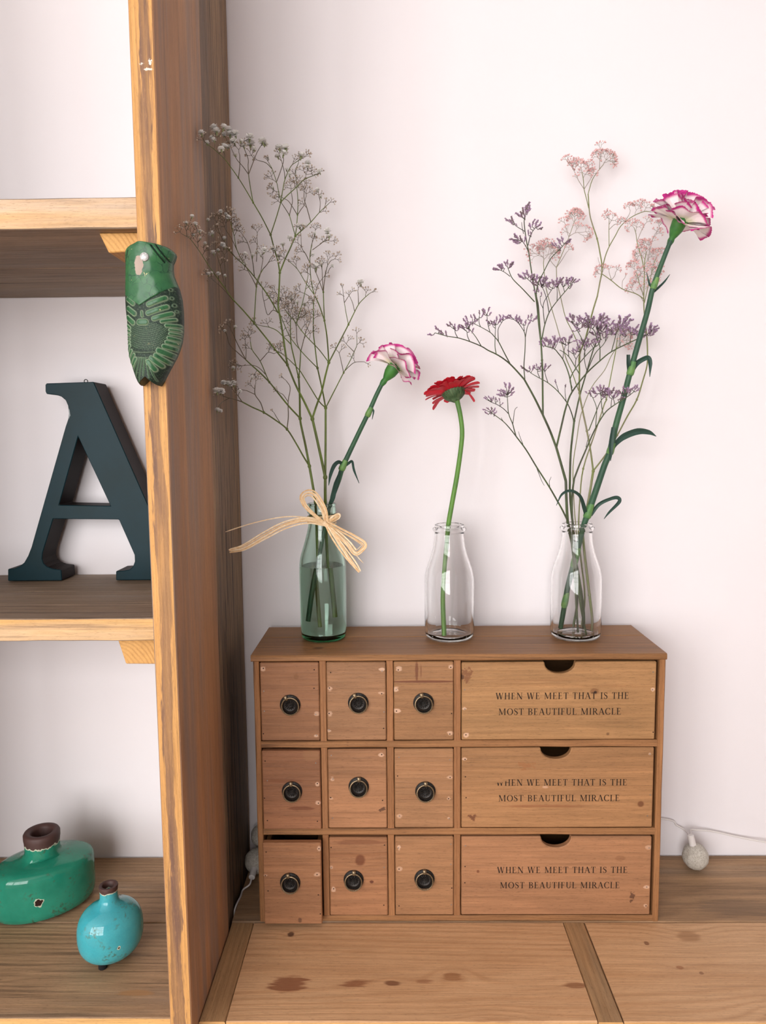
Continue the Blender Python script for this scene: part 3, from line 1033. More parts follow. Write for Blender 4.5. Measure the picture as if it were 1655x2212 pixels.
# ------------------------------------------------------------------ ceramic ornament nailed to the post
def ornament():
    S = 0.1537
    rows_ = [(150, 330, 560), (165, 262, 700), (185, 205, 765), (210, 178, 802), (245, 164, 838), (280, 160, 850), (330, 160, 836), (400, 163, 806), (480, 165, 803), (560, 165, 815), (650, 161, 850),
             (750, 159, 893), (900, 158, 930), (1050, 165, 945), (1200, 183, 951), (1350, 190, 950), (1500, 195, 930), (1600, 200, 900), (1700, 214, 860), (1800, 243, 806), (1900, 275, 752), (2000, 312, 700), (2060, 342, 668), (2115, 388, 632)]

    def edge(y):
        for (a, l0, r0), (c, l1, r1) in zip(rows_, rows_[1:]):
            if y <= c:
                t = (y - a) / (c - a)
                return l0 + (l1 - l0) * t, r0 + (r1 - r0) * t
        return rows_[-1][1:]
    caps = [(560, 1010, 770, 920, 38), (550, 1130, 790, 1040, 36), (630, 1205, 850, 1130, 36), (730, 1242, 890, 1205, 24), (790, 1295, 940, 1290, 26), (830, 1350, 935, 1352, 19), (830, 1402, 935, 1410, 20),
            (815, 1462, 930, 1480, 26), (790, 1520, 920, 1545, 27), (755, 1580, 890, 1612, 33), (690, 1640, 850, 1705, 42), (650, 1705, 790, 1795, 34), (590, 1745, 715, 1845, 34), (550, 1795, 635, 1900, 36),
            (235, 920, 330, 992, 33), (240, 1050, 350, 1132, 36), (220, 1170, 325, 1255, 36), (205, 1275, 265, 1320, 22), (205, 1345, 270, 1370, 18), (205, 1400, 265, 1420, 16), (205, 1470, 260, 1470, 16), (210, 1530, 262, 1515, 16),
            (215, 1630, 262, 1560, 22), (232, 1715, 290, 1635, 24), (265, 1790, 335, 1695, 26), (305, 1840, 365, 1750, 26), (428, 1252, 512, 1252, 46), (460, 1110, 465, 1170, 16)]
    ribs = [(440, 1740, 350, 1990), (470, 1740, 410, 2060), (500, 1740, 480, 1980), (520, 1760, 560, 2010), (545, 1800, 640, 2050), (410, 1740, 315, 1900)]

    def seg(px_, py_, s):
        x0, y0, x1, y1 = s[:4]
        dx, dy = x1 - x0, y1 - y0
        t = max(0, min(1, ((px_ - x0) * dx + (py_ - y0) * dy) / (dx * dx + dy * dy)))
        return math.hypot(px_ - x0 - dx * t, py_ - y0 - dy * t)

    def sstep(a, b_, x):
        t = max(0, min(1, (x - a) / (b_ - a)))
        return t * t * (3 - 2 * t)
    NU, NV = 112, 236
    Y0 = -0.3225
    vs, raised, rim = [], [], []
    for j in range(NV + 1):
        y = 150 + (2115 - 150) * j / NV
        L_, R_ = edge(y)
        for i in range(NU + 1):
            u = -1 + 2 * i / NU
            x = L_ + (R_ - L_) * i / NU
            yy = y
            if y > 1950:                       # forked end
                notch = 2112 - 118 * max(0, 1 - abs(x - 505) / 128)
                yy = min(y, notch)
            bulge = 0.0135 * (1 - abs(u) ** 2.6) ** 0.75 if abs(u) < 1 else 0
            h, a_, rm = 0.0, 0.0, 0.0
            low = yy > (1010 - (x - 450) * 0.63 if x > 430 else 840 + max(0, x - 160) * 0.68)
            if not low:
                h = 0.0011
                a_ = 1.0
                for s in ((590, 200, 745, 415), (640, 180, 792, 392), (240, 258, 180, 430)):
                    d = seg(x, yy, s)
                    k = 1 - sstep(5, 14, d)
                    h -= 0.0014 * k
                    a_ -= 0.9 * k
                h += 0.0003 * mnoise.noise((x * 0.01, yy * 0.01, 0))
            else:
                best = 1e9
                for s in caps:
                    d = seg(x, yy, s) - s[4] * 0.86
                    best = min(best, d)
                k = 1 - sstep(-9, 7, best)
                h = 0.0015 * k
                a_ = k * 0.9
                rm = math.exp(-((best - 1) / 6.5) ** 2)
                if best > 8:
                    e = ((x - 520) / 310) ** 2 + ((yy - 1440) / 165) ** 2
                    if e < 1.25:
                        ring_ = 0.5 + 0.5 * math.sin(x * 0.285 + 0.4 * math.sin(yy * 0.1)) * math.sin((yy - 0.0006 * (x - 520) ** 2) * 0.27)
                        h += 0.0008 * ring_
                        a_ = 0.08 + 0.45 * ring_ ** 2
                        rm = 0.75 * max(0, ring_ - 0.6) / 0.4
                    else:
                        n_ = 0.5 + 0.5 * mnoise.noise((x * 0.075, yy * 0.075, 3))
                        h += 0.0005 * n_
                        a_ = 0.22 * n_
                        rm = max(rm, 0.55 * max(0, n_ - 0.58) / 0.42)
                    yc = yy - 0.0007 * -(x - 505) ** 2
                    for c0 in (1668, 1738):
                        k2 = math.exp(-(((yy + 0.00055 * (x - 500) ** 2) - c0) / 9.0) ** 2) * (1 if abs(x - 500) < 250 else 0)
                        rm = max(rm, 0.7 * k2 * (0.5 + 0.5 * math.sin(x * 0.35)))
                        h += 0.0006 * k2
                if yy > 1735 and best > 0:
                    for s in ribs:
                        d = seg(x, yy, s)
                        k2 = 1 - sstep(5, 13, d)
                        h = max(h, 0.0010 * k2)
                        a_ = max(a_, 0.6 * k2)
                        rm = max(rm, 0.5 * math.exp(-((d - 10) / 4.0) ** 2))
                for (cx_, cy_, r_) in ((880, 1010, 32), (850, 915, 30), (832, 795, 30), (905, 1090, 26)):
                    d = abs(math.hypot(x - cx_, yy - cy_) - r_ * 0.7)
                    k2 = 1 - sstep(4, 12, d)
                    h = max(h, 0.0012 * k2)
                    rm = max(rm, 0.35 * k2)
                    a_ = max(a_, 0.3 * k2)
            edge_fade = min(1.0, (1 - abs(u)) / 0.06)
            p = at(250 + x * S, 510 + yy * S, Y0)
            vs.append(Vector((p.x, Y0 - 0.004 - bulge - h * edge_fade, p.z)))
            raised.append(max(0, a_))
            rim.append(max(0, min(1, rm)))
    fs = []
    W_ = NU + 1
    for j in range(NV):
        for i in range(NU):
            fs.append((j * W_ + i, (j + 1) * W_ + i, (j + 1) * W_ + i + 1, j * W_ + i + 1))
    # thick clay edge and back
    ring_ = [i for i in range(W_)] + [j * W_ + NU for j in range(1, NV + 1)] + [NV * W_ + i for i in range(NU - 1, -1, -1)] + [j * W_ for j in range(NV - 1, 0, -1)]
    n0 = len(vs)
    for k in ring_:
        vs.append(Vector((vs[k].x, Y0 + 0.0032, vs[k].z)))
        raised.append(0.1)
        rim.append(0.1)
    for k in range(len(ring_)):
        k2 = (k + 1) % len(ring_)
        fs.append((ring_[k], ring_[k2], n0 + k2, n0 + k))
    fs.append(tuple(range(n0, n0 + len(ring_))))
    g = NT('green_crackle_glaze')
    P = g.objco()
    a = g.attr('raised')
    vor = g.new('ShaderNodeTexVoronoi', feature='DISTANCE_TO_EDGE')
    vor.inputs['Scale'].default_value = 150.0
    g.set(vor.inputs['Vector'], g.vec('ADD', P, g.vec('SCALE', g.noise(P, 120.0, 2.0, color=True), scale=0.006)))
    crack = g.maprange(vor.outputs['Distance'], 0.0, 0.07, 0.75, 0.0)
    gr = g.mix(g.noise(P, 70.0, 4.0, 0.6), lin((18, 64, 47)), lin((66, 120, 72)))
    gr = g.mix(g.math('MULTIPLY', crack, g.maprange(g.noise(P, 60.0, 2.0), 0.4, 0.6)), gr, lin((14, 48, 38)))
    chips = g.maprange(g.noise(P, 130.0, 3.0, 0.7, 0.6), 0.675, 0.70)
    gr = g.mix(chips, gr, lin((190, 184, 132)))
    bare = g.vec('LENGTH', g.vec('MULTIPLY', g.vec('SUBTRACT', P, (-0.0062, 0.0, 0.0395)), (1 / 0.0042, 0.0, 1 / 0.0082)))
    bare = g.math('ADD', bare, g.math('MULTIPLY', g.math('SUBTRACT', g.noise(P, 260.0, 3.0), 0.5), 0.9))
    col = g.mix(a, lin((10, 25, 21)), gr)
    col = g.mix(g.math('MULTIPLY', g.attr('rim'), 0.8), col, lin((150, 172, 140)))
    mb_ = g.maprange(bare, 0.85, 0.98, 1.0, 0.0)
    col = g.mix(mb_, col, lin((172, 154, 142)))
    g.base(col, g.math('ADD', g.math('MULTIPLY', mb_, 0.5), g.maprange(a, 0.2, 0.8, 0.55, 0.26)), 0.3)
    c0 = at(250 + 550 * S, 510 + 1130 * S, Y0)
    orn = thing('ceramic_ornament', 'green glazed ceramic fish ornament with scaly relief nailed to the shelf post', 'ornament', c0)
    o = mesh_obj('body', vs, fs, g.m, orn, c0, smooth=True, attrs={'raised': raised, 'rim': rim})
    # broad headed nail with its shank in the post
    p = at(313, 555.5, Y0 - 0.018)
    b_ = MB()
    b_.lathe([(0.0, 0.0028), (0.0026, 0.0026), (0.0036, 0.0018), (0.0037, 0.0006), (0.0028, 0.0), (0.0012, -0.0006), (0.0012, -0.030), (0.0, -0.031)], (0, 0, 0), 20)
    facing(b_)
    b_.v = [v + p for v in b_.v]
    b_.build('nail', plain('galvanised_nail', (206, 206, 204), 0.45, 0.5, metal=0.3, c2=(160, 160, 158), scale=700.0), orn, p)


ornament()


# ------------------------------------------------------------------ letter A on the middle shelf
def letter_a():
    S, Y0, Y1 = 0.2054, -0.051, -0.0105
    out_ = [(490, 66), (985, 50), (1803, 1900), (1850, 1975), (1905, 2015), (2010, 2032), (2010, 2130), (1220, 2130), (1220, 2040), (1300, 2036), (1360, 2026), (1400, 1990), (1418, 1940), (1415, 1870), (1250, 1497), (560, 1490),
            (450, 1845), (444, 1910), (460, 1960), (500, 1995), (560, 2016), (645, 2027), (652, 2128), (82, 2122), (84, 2018), (150, 2012), (205, 1992), (255, 1950), (295, 1880), (330, 1790), (690, 520), (714, 450), (724, 385), (715, 300), (690, 243), (645, 205), (590, 187), (490, 178), (478, 150), (477, 82)]
    hole = [(822, 627), (1163, 1354), (622, 1345)]

    def cv(l):
        r = []
        for x, y in l:
            p = at(x * S, 820 + y * S, Y0)
            r.append((p.x, p.z))
        return r
    o_ = cv(out_)
    zmin = min(z for x, z in o_)
    dz = 0.4016 - zmin
    o_ = [(x, max(z + dz, 0.4016) if z - zmin > 0.003 else 0.4016) for x, z in o_]
    h_ = [(x, z + dz) for x, z in cv(hole)]
    g = NT('dark_teal_enamel')
    P = g.objco()
    n = g.noise(P, 18.0, 5.0, 0.65)
    col = g.mix(g.maprange(n, 0.35, 0.7), lin((8, 42, 50)), lin((8, 37, 42)))
    chip = g.maprange(g.noise(P, 95.0, 3.0, 0.65), 0.765, 0.785)
    d1 = g.vec('LENGTH', g.vec('MULTIPLY', g.vec('SUBTRACT', P, (-0.0405, -0.02, 0.0885)), (1 / 0.0042, 1 / 0.005, 1 / 0.0085)))
    d1 = g.math('ADD', d1, g.math('MULTIPLY', g.noise(P, 300.0), 0.5))
    chip = g.math('MAXIMUM', chip, g.maprange(d1, 0.95, 1.1, 1.0, 0.0))
    col = g.mix(g.math('MULTIPLY', chip, 0.8), col, lin((156, 166, 166)))
    g.base(col, 0.46, 0.18)
    dark = plain('dark_rim', (36, 26, 25), 0.6, 0.2)
    L_ = thing('letter_a', 'dark teal metal letter A standing on the middle shelf', 'letter', (-0.24, -0.03, 0.4016))
    o = prism('body', o_, Y0, Y1, g.m, L_, origin=(-0.2, -0.03, 0.525), holes=[h_], bevel=0.0008, mats=[dark])
    for p in o.data.polygons:
        if abs(p.normal.y) < 0.5:              # the rim all round is dark brown
            p.material_index = 1
    q = at(186, 830, -0.045)
    b_ = MB()
    b_.tube([(q.x + 0.0022 * math.sin(a), -0.045, 0.6495 + dz + 0.0012 + 0.0022 * math.cos(a)) for a in [2 * PI * k / 20 for k in range(21)]], 0.0005, 6, cap=False)
    b_.build('hanging_ring', M_BRONZE_D, L_, q)


letter_a()


# ------------------------------------------------------------------ glazed vases
def glaze(name, c1, c2, pit, chips, chip_c=(48, 30, 28)):
    g = NT(name)
    P = g.objco()
    n = g.noise(P, 22.0, 4.0, 0.6)
    col = g.mix(g.maprange(n, 0.3, 0.7), lin(c1), lin(c2))
    vor = g.new('ShaderNodeTexVoronoi', feature='DISTANCE_TO_EDGE')
    vor.inputs['Scale'].default_value = 420.0
    g.set(vor.inputs['Vector'], P)
    col = g.mix(g.maprange(vor.outputs['Distance'], 0.0, 0.06, 0.18, 0.0), col, lin(pit))
    fl = g.math('MULTIPLY', g.maprange(g.noise(P, 42.0, 4.0, 0.7), 0.56, 0.66), g.maprange(g.noise(P, 330.0, 3.0, 0.7), 0.46, 0.58))
    col = g.mix(g.math('MULTIPLY', fl, 0.75), col, lin(pit))
    rough = g.maprange(fl, 0.0, 1.0, 0.06, 0.4)
    for (x, y, z, rad) in chips:
        d = g.vec('LENGTH', g.vec('SUBTRACT', P, (x, y, z)))
        d = g.math('ADD', d, g.math('MULTIPLY', g.math('SUBTRACT', g.noise(P, 260.0, 2.0), 0.5), rad * 1.2))
        col = g.mix(g.maprange(d, rad, rad * 1.12, 1.0, 0.0), col, lin((196, 200, 176)))
        col = g.mix(g.maprange(d, rad * 0.8, rad * 0.86, 1.0, 0.0), col, lin(chip_c))
    # bare clay rim above a ragged glaze line
    e = g.math('ADD', g.attr('rim'), g.math('MULTIPLY', g.math('SUBTRACT', g.noise(P, 190.0, 3.0), 0.5), 0.5))
    col = g.mix(g.maprange(e, 0.40, 0.44), col, lin((198, 206, 182)))
    col = g.mix(g.maprange(e, 0.50, 0.54), col, lin((74, 50, 46)))
    g.base(col, g.math('MAXIMUM', rough, g.maprange(e, 0.48, 0.54, 0.0, 0.6)), 0.5)
    return g.m


def vase(name, label, c, prof, sx, sy, rot, mat, rim0, rim1, neck_round=None, foot=None):
    t = thing(name, label, 'vase', c)
    segs = 72
    vs, fs, at_ = [], [], []
    cr, sr = math.cos(rot), math.sin(rot)
    N = len(prof)
    for r_, z, blend in prof:                  # blend 0: oval body, 1: round neck
        for k in range(segs):
            a = 2 * PI * k / segs
            ca, sa = math.cos(a), math.sin(a)
            fx, fy = sx * (1 - blend) + blend, sy * (1 - blend) + blend
            x, y = r_ * fx * ca, r_ * fy * sa
            vs.append((c[0] + x * cr - y * sr, c[1] + x * sr + y * cr, c[2] + z))
            at_.append(max(0, min(1, (z - rim0) / (rim1 - rim0))))
    for i in range(N - 1):
        for k in range(segs):
            k2 = (k + 1) % segs
            fs.append((i * segs + k, i * segs + k2, (i + 1) * segs + k2, (i + 1) * segs + k))
    fs.append(tuple(range(segs - 1, -1, -1)))
    fs.append(tuple((N - 1) * segs + k for k in range(segs)))
    mesh_obj('body', vs, fs, mat, t, c, smooth=True, angle=60, attrs={'rim': at_})
    return t


def superprof(rmax, z0, z1, rtop, n=2.6, steps=22, cut0=-0.93):
    zc, hz = (z0 + z1) / 2, (z1 - z0) / 2
    pr = []
    for i in range(steps + 1):
        s = cut0 + (1 - cut0) * i / steps
        s = min(s, 0.9999)
        r_ = rmax * (1 - abs(s) ** n) ** (1 / n)
        pr.append((r_, zc + hz * s))
    return [q for q in pr if q[1] < zc or q[0] > rtop]


cg = atz(99, 1955, 0.0)
cg = Vector((cg.x, cg.y, 0.0012))
body = [(0.040, 0.0), (0.050, 0.0008), (0.0555, 0.004), (0.0575, 0.010), (0.058, 0.020), (0.058, 0.050), (0.0575, 0.0545), (0.056, 0.0580), (0.052, 0.0608), (0.046, 0.0628), (0.036, 0.0650), (0.027, 0.0668)]
prof = [(r_, z, 0.0) for r_, z in body] + [(0.0222, 0.0690, 0.8), (0.0208, 0.0715, 1), (0.0203, 0.0760, 1), (0.0206, 0.0855, 1), (0.0212, 0.0890, 1), (0.0213, 0.0945, 1), (0.0200, 0.0968, 1), (0.0170, 0.0972, 1), (0.0135, 0.0962, 1), (0.0122, 0.0930, 1), (0.0120, 0.070, 1)]
vase('oval_vase', 'large sea green oval ceramic vase with a thick bare brown rim on the lower shelf', cg, prof, 1.03, 0.70, math.radians(34),
     glaze('sea_green_glaze', (30, 122, 98), (46, 142, 116), (60, 76, 52), ((0.012, -0.0405, 0.028, 0.0052), (-0.05, -0.03, 0.06, 0.003))), 0.074, 0.092)
ct = atz(242, 2072, 0.0)
ct = Vector((ct.x, ct.y, 0.0032))
pb = [(r_, z, 0.0) for r_, z in superprof(0.0355, 0.0, 0.066, 0.013, 2.5)]
pb += [(0.0115, 0.0668, 0.75), (0.0098, 0.0705, 1), (0.0094, 0.0755, 1), (0.0098, 0.0815, 1), (0.0103, 0.0838, 1), (0.0100, 0.0852, 1), (0.0080, 0.0856, 1), (0.0064, 0.0845, 1), (0.0062, 0.070, 1)]
tv = vase('bottle_vase', 'small turquoise ceramic bottle vase with a narrow brown tipped neck on the lower shelf', ct, pb, 1.0, 0.86, math.radians(35),
          glaze('turquoise_glaze', (58, 158, 170), (76, 174, 182), (72, 104, 84), ((0.019, -0.026, 0.028, 0.0026),)), 0.0735, 0.085)
b = MB()
b.lathe([(0.0, -0.003), (0.0042, -0.003), (0.0045, -0.0026), (0.0045, 0.004), (0.0, 0.004)], (ct.x - 0.005, ct.y - 0.014, 0.0032), 14)
b.build('felt_foot', plain('black_felt', (24, 24, 26), 0.95), tv, ct)
for dx, dy in ((0.013, 0.008), (-0.012, 0.011)):
    b = MB()
    b.lathe([(0.0, -0.003), (0.0042, -0.003), (0.0045, -0.0026), (0.0045, 0.004), (0.0, 0.004)], (ct.x + dx, ct.y + dy, 0.0032), 14)
    b.build('felt_foot', bpy.data.materials['black_felt'], tv, ct)

# ------------------------------------------------------------------ glass bottles on the chest
ZC = CH + 0.0003
M_GLASS = glass('clear_glass', (236, 244, 240), 14.0)
M_GREEN = glass('green_glass', (40, 214, 166), 64.0)
M_WATER = glass('water', (226, 244, 234), 5.0, 1.33)


def bottle(name, label, c, prof, thick, base, mat, group=None):
    """prof: outer (r, z) from the foot to the lip"""
    t = thing(name, label, 'bottle', c, group)
    inner = []
    for r_, z in prof:
        if z > base + 0.001:
            inner.append((r_ - thick, z))
    lip = prof[-1]
    inner = [q for q in inner if q[1] < lip[1] - 0.002]
    inner[0] = (inner[0][0] - 0.001, base + 0.0022)
    pr = [(0.0, 0.0016), (prof[0][0] * 0.75, 0.0014)] + prof + [(lip[0] - thick * 0.45, lip[1] + 0.0007), (lip[0] - thick, lip[1])] + inner[::-1] + [(inner[0][0] * 0.86, base), (0.0, base + 0.0008)]
    b_ = MB()
    b_.lathe(pr, c, 64)
    o = b_.build('glass', mat, t, c, smooth=True, angle=50)
    return t, inner


yb_ = -0.0675
k_ = pxm(yb_) * 1.006


def bprof(rows_, ybase):
    return [(r_ * k_, max(0.0, (ybase - y) * k_)) for y, r_ in rows_]


g_rows = [(1386, 42), (1383.5, 46), (1379, 48.6), (1370, 49.8), (1352, 50.4), (1300, 50.8), (1240, 51), (1222, 50.6), (1208, 48.6), (1197, 45.8), (1184, 41.6), (1168, 36.8), (1152, 32.6), (1138, 29.6), (1126, 28.2), (1114, 28),
          (1111.5, 29.5), (1110, 31), (1106, 31.6), (1100, 31.4), (1098, 30), (1096, 29.4), (1094.5, 30.6), (1092, 31.2), (1090, 30.8)]
cG = at(700, 1386, yb_)
cG = Vector((cG.x, yb_, ZC))
botG, innG = bottle('glass_bottle', 'green glass milk bottle tied with a raffia bow on the chest', cG, bprof(g_rows, 1386), 0.0034, 0.0062, M_GREEN)
zw = (1386 - 1224) * k_
wp = [(r_ + 0.00015, z) for r_, z in innG if z < zw]
wp = [(0.0, 0.0066), (wp[0][0] * 0.86, 0.0060)] + wp + [(wp[-1][0], zw), (0.0, zw)]
b = MB()
b.lathe(wp, cG, 64)
b.build('water', M_WATER, botG, cG, smooth=True, angle=50)
c_rows = [(1384, 45), (1381.5, 49.5), (1377, 52.4), (1370, 53.6), (1350, 54), (1300, 54), (1258, 54), (1246, 53), (1234, 50.2), (1222, 46.2), (1210, 42), (1198, 38.2), (1184, 34.8), (1168, 32.6), (1156, 31.6), (1151.5, 32), (1150, 34), (1147.5, 36), (1144.5, 36.2), (1142.5, 34.5), (1141.5, 32), (1139, 31.6), (1137, 31.8), (1136, 31.4)]
cB = at(971, 1384, yb_)
cB = Vector((cB.x, yb_, ZC))
botB, _i = bottle('glass_bottle', 'clear glass milk bottle holding one red gerbera', cB, bprof(c_rows, 1384), 0.0026, 0.0052, M_GLASS, 'clear milk bottles on the chest')
cC = at(1243, 1384, yb_)
cC = Vector((cC.x, yb_, ZC))
botC, _i = bottle('glass_bottle', 'clear glass milk bottle holding a carnation and purple and pink sprays', cC, bprof([(y, r_ * 1.012) for y, r_ in c_rows], 1384), 0.0026, 0.0052, M_GLASS, 'clear milk bottles on the chest')

# ------------------------------------------------------------------ raffia bow round the green bottle neck
M_RAF2 = plain('darker_straw_raffia', (244, 212, 166), 0.6, 0.3, c2=(224, 182, 132), scale=200.0)
M_RAF = plain('dry_raffia', (253, 232, 198), 0.6, 0.3, c2=(242, 208, 162), scale=260.0)
bow = thing('raffia_bow', 'straw coloured raffia bow tied round the green bottle neck', 'bow', (cG.x, yb_ - 0.02, ZC + (1386 - 1122) * k_))
bo = WORLD[bow.name]
rr = random.Random(5)


def clampx(px_, py_, Y):
    """keep clear of the shelf side: come forward until the point is right of the boards"""
    p = at(px_, py_, Y)
    if p.x < XR + 0.005:
        d = ray(px_, py_)
        p2 = CAM + d * ((XR + 0.005 - CAM.x) / d.x)
        if p2.y < p.y:
            p = p2
    return p


def strand(pts, w0, w1, n, spread, name):
    """n flat fibres side by side along one path (px, py, Y)"""
    for k in range(n):
        off = (k - (n - 1) / 2) * spread
        path = []
        ph = rr.uniform(0, 6)
        sp_ = smooth_path(pts, 7)
        m = len(sp_)
        for i, (x, y, Y) in enumerate(sp_):
            j = min(i + 1, m - 1)
            i0 = max(i - 1, 0)
            dx, dy = sp_[j][0] - sp_[i0][0], sp_[j][1] - sp_[i0][1]
            l = math.hypot(dx, dy) or 1
            t = i / (m - 1)
            fan = (0.35 + 0.65 * math.sin(PI * min(1, t * 0.85 + 0.1)))
            o_ = off * fan + 1.1 * math.sin(t * 5 + ph)
            path.append(clampx(x - dy / l * o_, y + dx / l * o_, Y - 0.0006 * k))
        wd = [(w0 + (w1 - w0) * i / (m - 1)) * pxm(yb_) * rr.uniform(0.9, 1.1) for i in range(m)]
        wd[-1] *= 0.4
        b_ = MB()
        b_.tube(path, wd, 6, flat=0.35, flat_dir=Vector((0, 1, 0)))
        b_.build(name, M_RAF if k % 2 == 0 else M_RAF2, bow, bo, smooth=True, angle=30)


yk = yb_ - 0.0215
yn = yb_ - 0.017
for k in range(4):                             # turns round the neck
    z = ZC + (1386 - (1117 + k * 4.4)) * k_
    b = MB()
    rad = 29.2 * k_ + 0.0009
    b.tube([(cG.x + rad * math.sin(a), yb_ + rad * math.cos(a), z + 0.0012 * math.sin(a * 1 + k)) for a in [2 * PI * i / 40 for i in range(41)]], 0.0013, 6, cap=False, flat=0.5)
    b.build('neck_turn', M_RAF, bow, bo, smooth=True, angle=30)
strand([(704, 1131, yk), (663, 1123, yn - 0.008), (616, 1134, yn - 0.016), (569, 1159, yn - 0.022), (528, 1183, yn - 0.026), (495, 1191, yn - 0.028)], 1.8, 1.5, 5, 3.6, 'tail')
strand([(700, 1128, yk), (668, 1118, yn - 0.006), (616, 1117, yn - 0.014), (551, 1130, yn - 0.02), (487, 1149, yn - 0.026)], 1.6, 1.2, 1, 0, 'tail')
strand([(706, 1131, yk), (699, 1100, yk - 0.004), (680, 1070, yk - 0.009), (664, 1065, yk - 0.013), (653, 1076, yk - 0.015), (664, 1098, yk - 0.011), (700, 1130, yk - 0.004)], 2.0, 1.8, 4, 3.6, 'loop')
strand([(706, 1131, yk), (728, 1150, yk - 0.004), (752, 1174, yk - 0.008), (768, 1194, yk - 0.012), (782, 1186, yk - 0.017), (787, 1175, yk - 0.018), (765, 1160, yk - 0.015), (738, 1146, yk - 0.010), (708, 1130, yk - 0.004)], 1.9, 1.7, 4, 3.6, 'loop')
strand([(706, 1132, yk - 0.002), (722, 1158, yk - 0.006), (745, 1192, yk - 0.008), (764, 1218, yk - 0.010), (777, 1236, yk - 0.011)], 2.2, 1.5, 4, 3.8, 'tail')
strand([(706, 1132, yk - 0.002), (735, 1160, yk - 0.010), (762, 1190, yk - 0.012), (786, 1216, yk - 0.012)], 1.4, 0.7, 1, 0, 'tail')
strand([(706, 1130, yk), (720, 1118, yn - 0.004), (732, 1112, yn + 0.001), (730, 1120, yn - 0.002), (708, 1131, yk)], 2.4, 2.4, 2, 3.2, 'loop')
b = MB()
kp = at(704, 1131, yk - 0.001)
for s in (-1, 0, 1):
    b.tube([kp + Vector((-0.0035 + s * 0.0014, 0.001, 0.004)), kp + Vector((-0.002 + s * 0.0014, -0.0035, 0.0015)), kp + Vector((0.0015 + s * 0.0014, -0.0035, -0.0025)), kp + Vector((0.003 + s * 0.0014, 0.001, -0.0045))], 0.0016, 6, flat=0.6)
b.build('knot', M_RAF, bow, bo, smooth=True, angle=30)


# ------------------------------------------------------------------ string of cotton ball lights behind the chest
def cotton():
    g = NT('cotton_thread_ball')
    P = g.objco()
    n1 = g.noise(P, 260.0, 5.0, 0.75, 1.6)
    col = g.mix(g.maprange(n1, 0.35, 0.62), lin((188, 178, 164)), lin((226, 220, 208)))
    g.base(col, 0.6, 0.4)
    g.bump(n1, 0.9, 0.002)
    return g.m


M_COT = cotton()
M_CORD = plain('white_cord', (226, 220, 216), 0.5, 0.4)
p1 = Vector((0.5675, -0.0345, 0.0182))
lights = thing('string_lights', 'white string lights with thread covered balls trailing on the desk behind the chest', 'string lights', (p1.x, p1.y, 0.0))


def ball_light(c, d, r_=0.0168):
    c, d = Vector(c), Vector(d).normalized()
    b_ = MB()
    b_.ball(c, r_, 40, 24)
    b_.v = [c + (v - c) * (1 + 0.035 * mnoise.noise((v - c) * 420) + 0.03 * mnoise.noise((v - c) * 120)) for v in b_.v]
    o = b_.build('ball', M_COT, lights, c, smooth=True, angle=80)
    b_ = MB()
    b_.tube([c + d * (r_ * 0.93), c + d * (r_ + 0.0004), c + d * (r_ + 0.008), c + d * (r_ + 0.0125), c + d * (r_ + 0.0135)], [0.0046, 0.0045, 0.0044, 0.0042, 0.0030], 16)
    b_.build('socket', M_CORD, lights, c, smooth=True, angle=40)
    return c + d * (r_ + 0.0135)


e1 = ball_light(p1, (-0.24, 0.05, 1.0))
p2 = Vector((-0.0205, -0.0405, 0.0167))       # rests on the desk, wedged between the shelf side and the chest
e2 = ball_light(p2, (-0.06, -0.92, -0.22), 0.0161)
p3 = Vector((-0.0168, -0.0185, 0.0400))       # lies on top of the other ball, against the wall
e3 = ball_light(p3, (0.33, 0.30, 0.90), 0.0152)


def cord(pts, rad=0.0011):
    b_ = MB()
    b_.tube(smooth_path([tuple(p) for p in pts], 8), rad, 8)
    b_.build('cord', M_CORD, lights, WORLD[lights.name], smooth=True, angle=60)


yw = -0.004
rq = at(1655, 1819, -0.010)
cord([e1 + Vector((0.001, 0, -0.001)), at(1492, 1793, -0.012), at(1505, 1793, -0.010), at(1540, 1796, -0.006), at(1600, 1809, -0.006), rq, (0.72, -0.010, 0.020), (0.80, -0.016, 0.0065), (0.88, -0.024, 0.0012), (0.95, -0.03, 0.0012)])
cord([e1 + Vector((-0.001, 0, -0.001)), at(1479, 1793, -0.008), at(1462, 1783, -0.005), at(1432, 1769, -0.005), (0.42, -0.005, 0.060), (0.25, -0.006, 0.03), (0.06, -0.006, 0.052), e3])
cord([e2, e2 + Vector((-0.0012, -0.008, -0.0040)), atz(525, 1922, 0.0013), atz(520, 1936, 0.0012), (-0.0338, -0.116, 0.0010), (-0.0347, -0.120, -0.010), (-0.0347, -0.120, -0.06)])


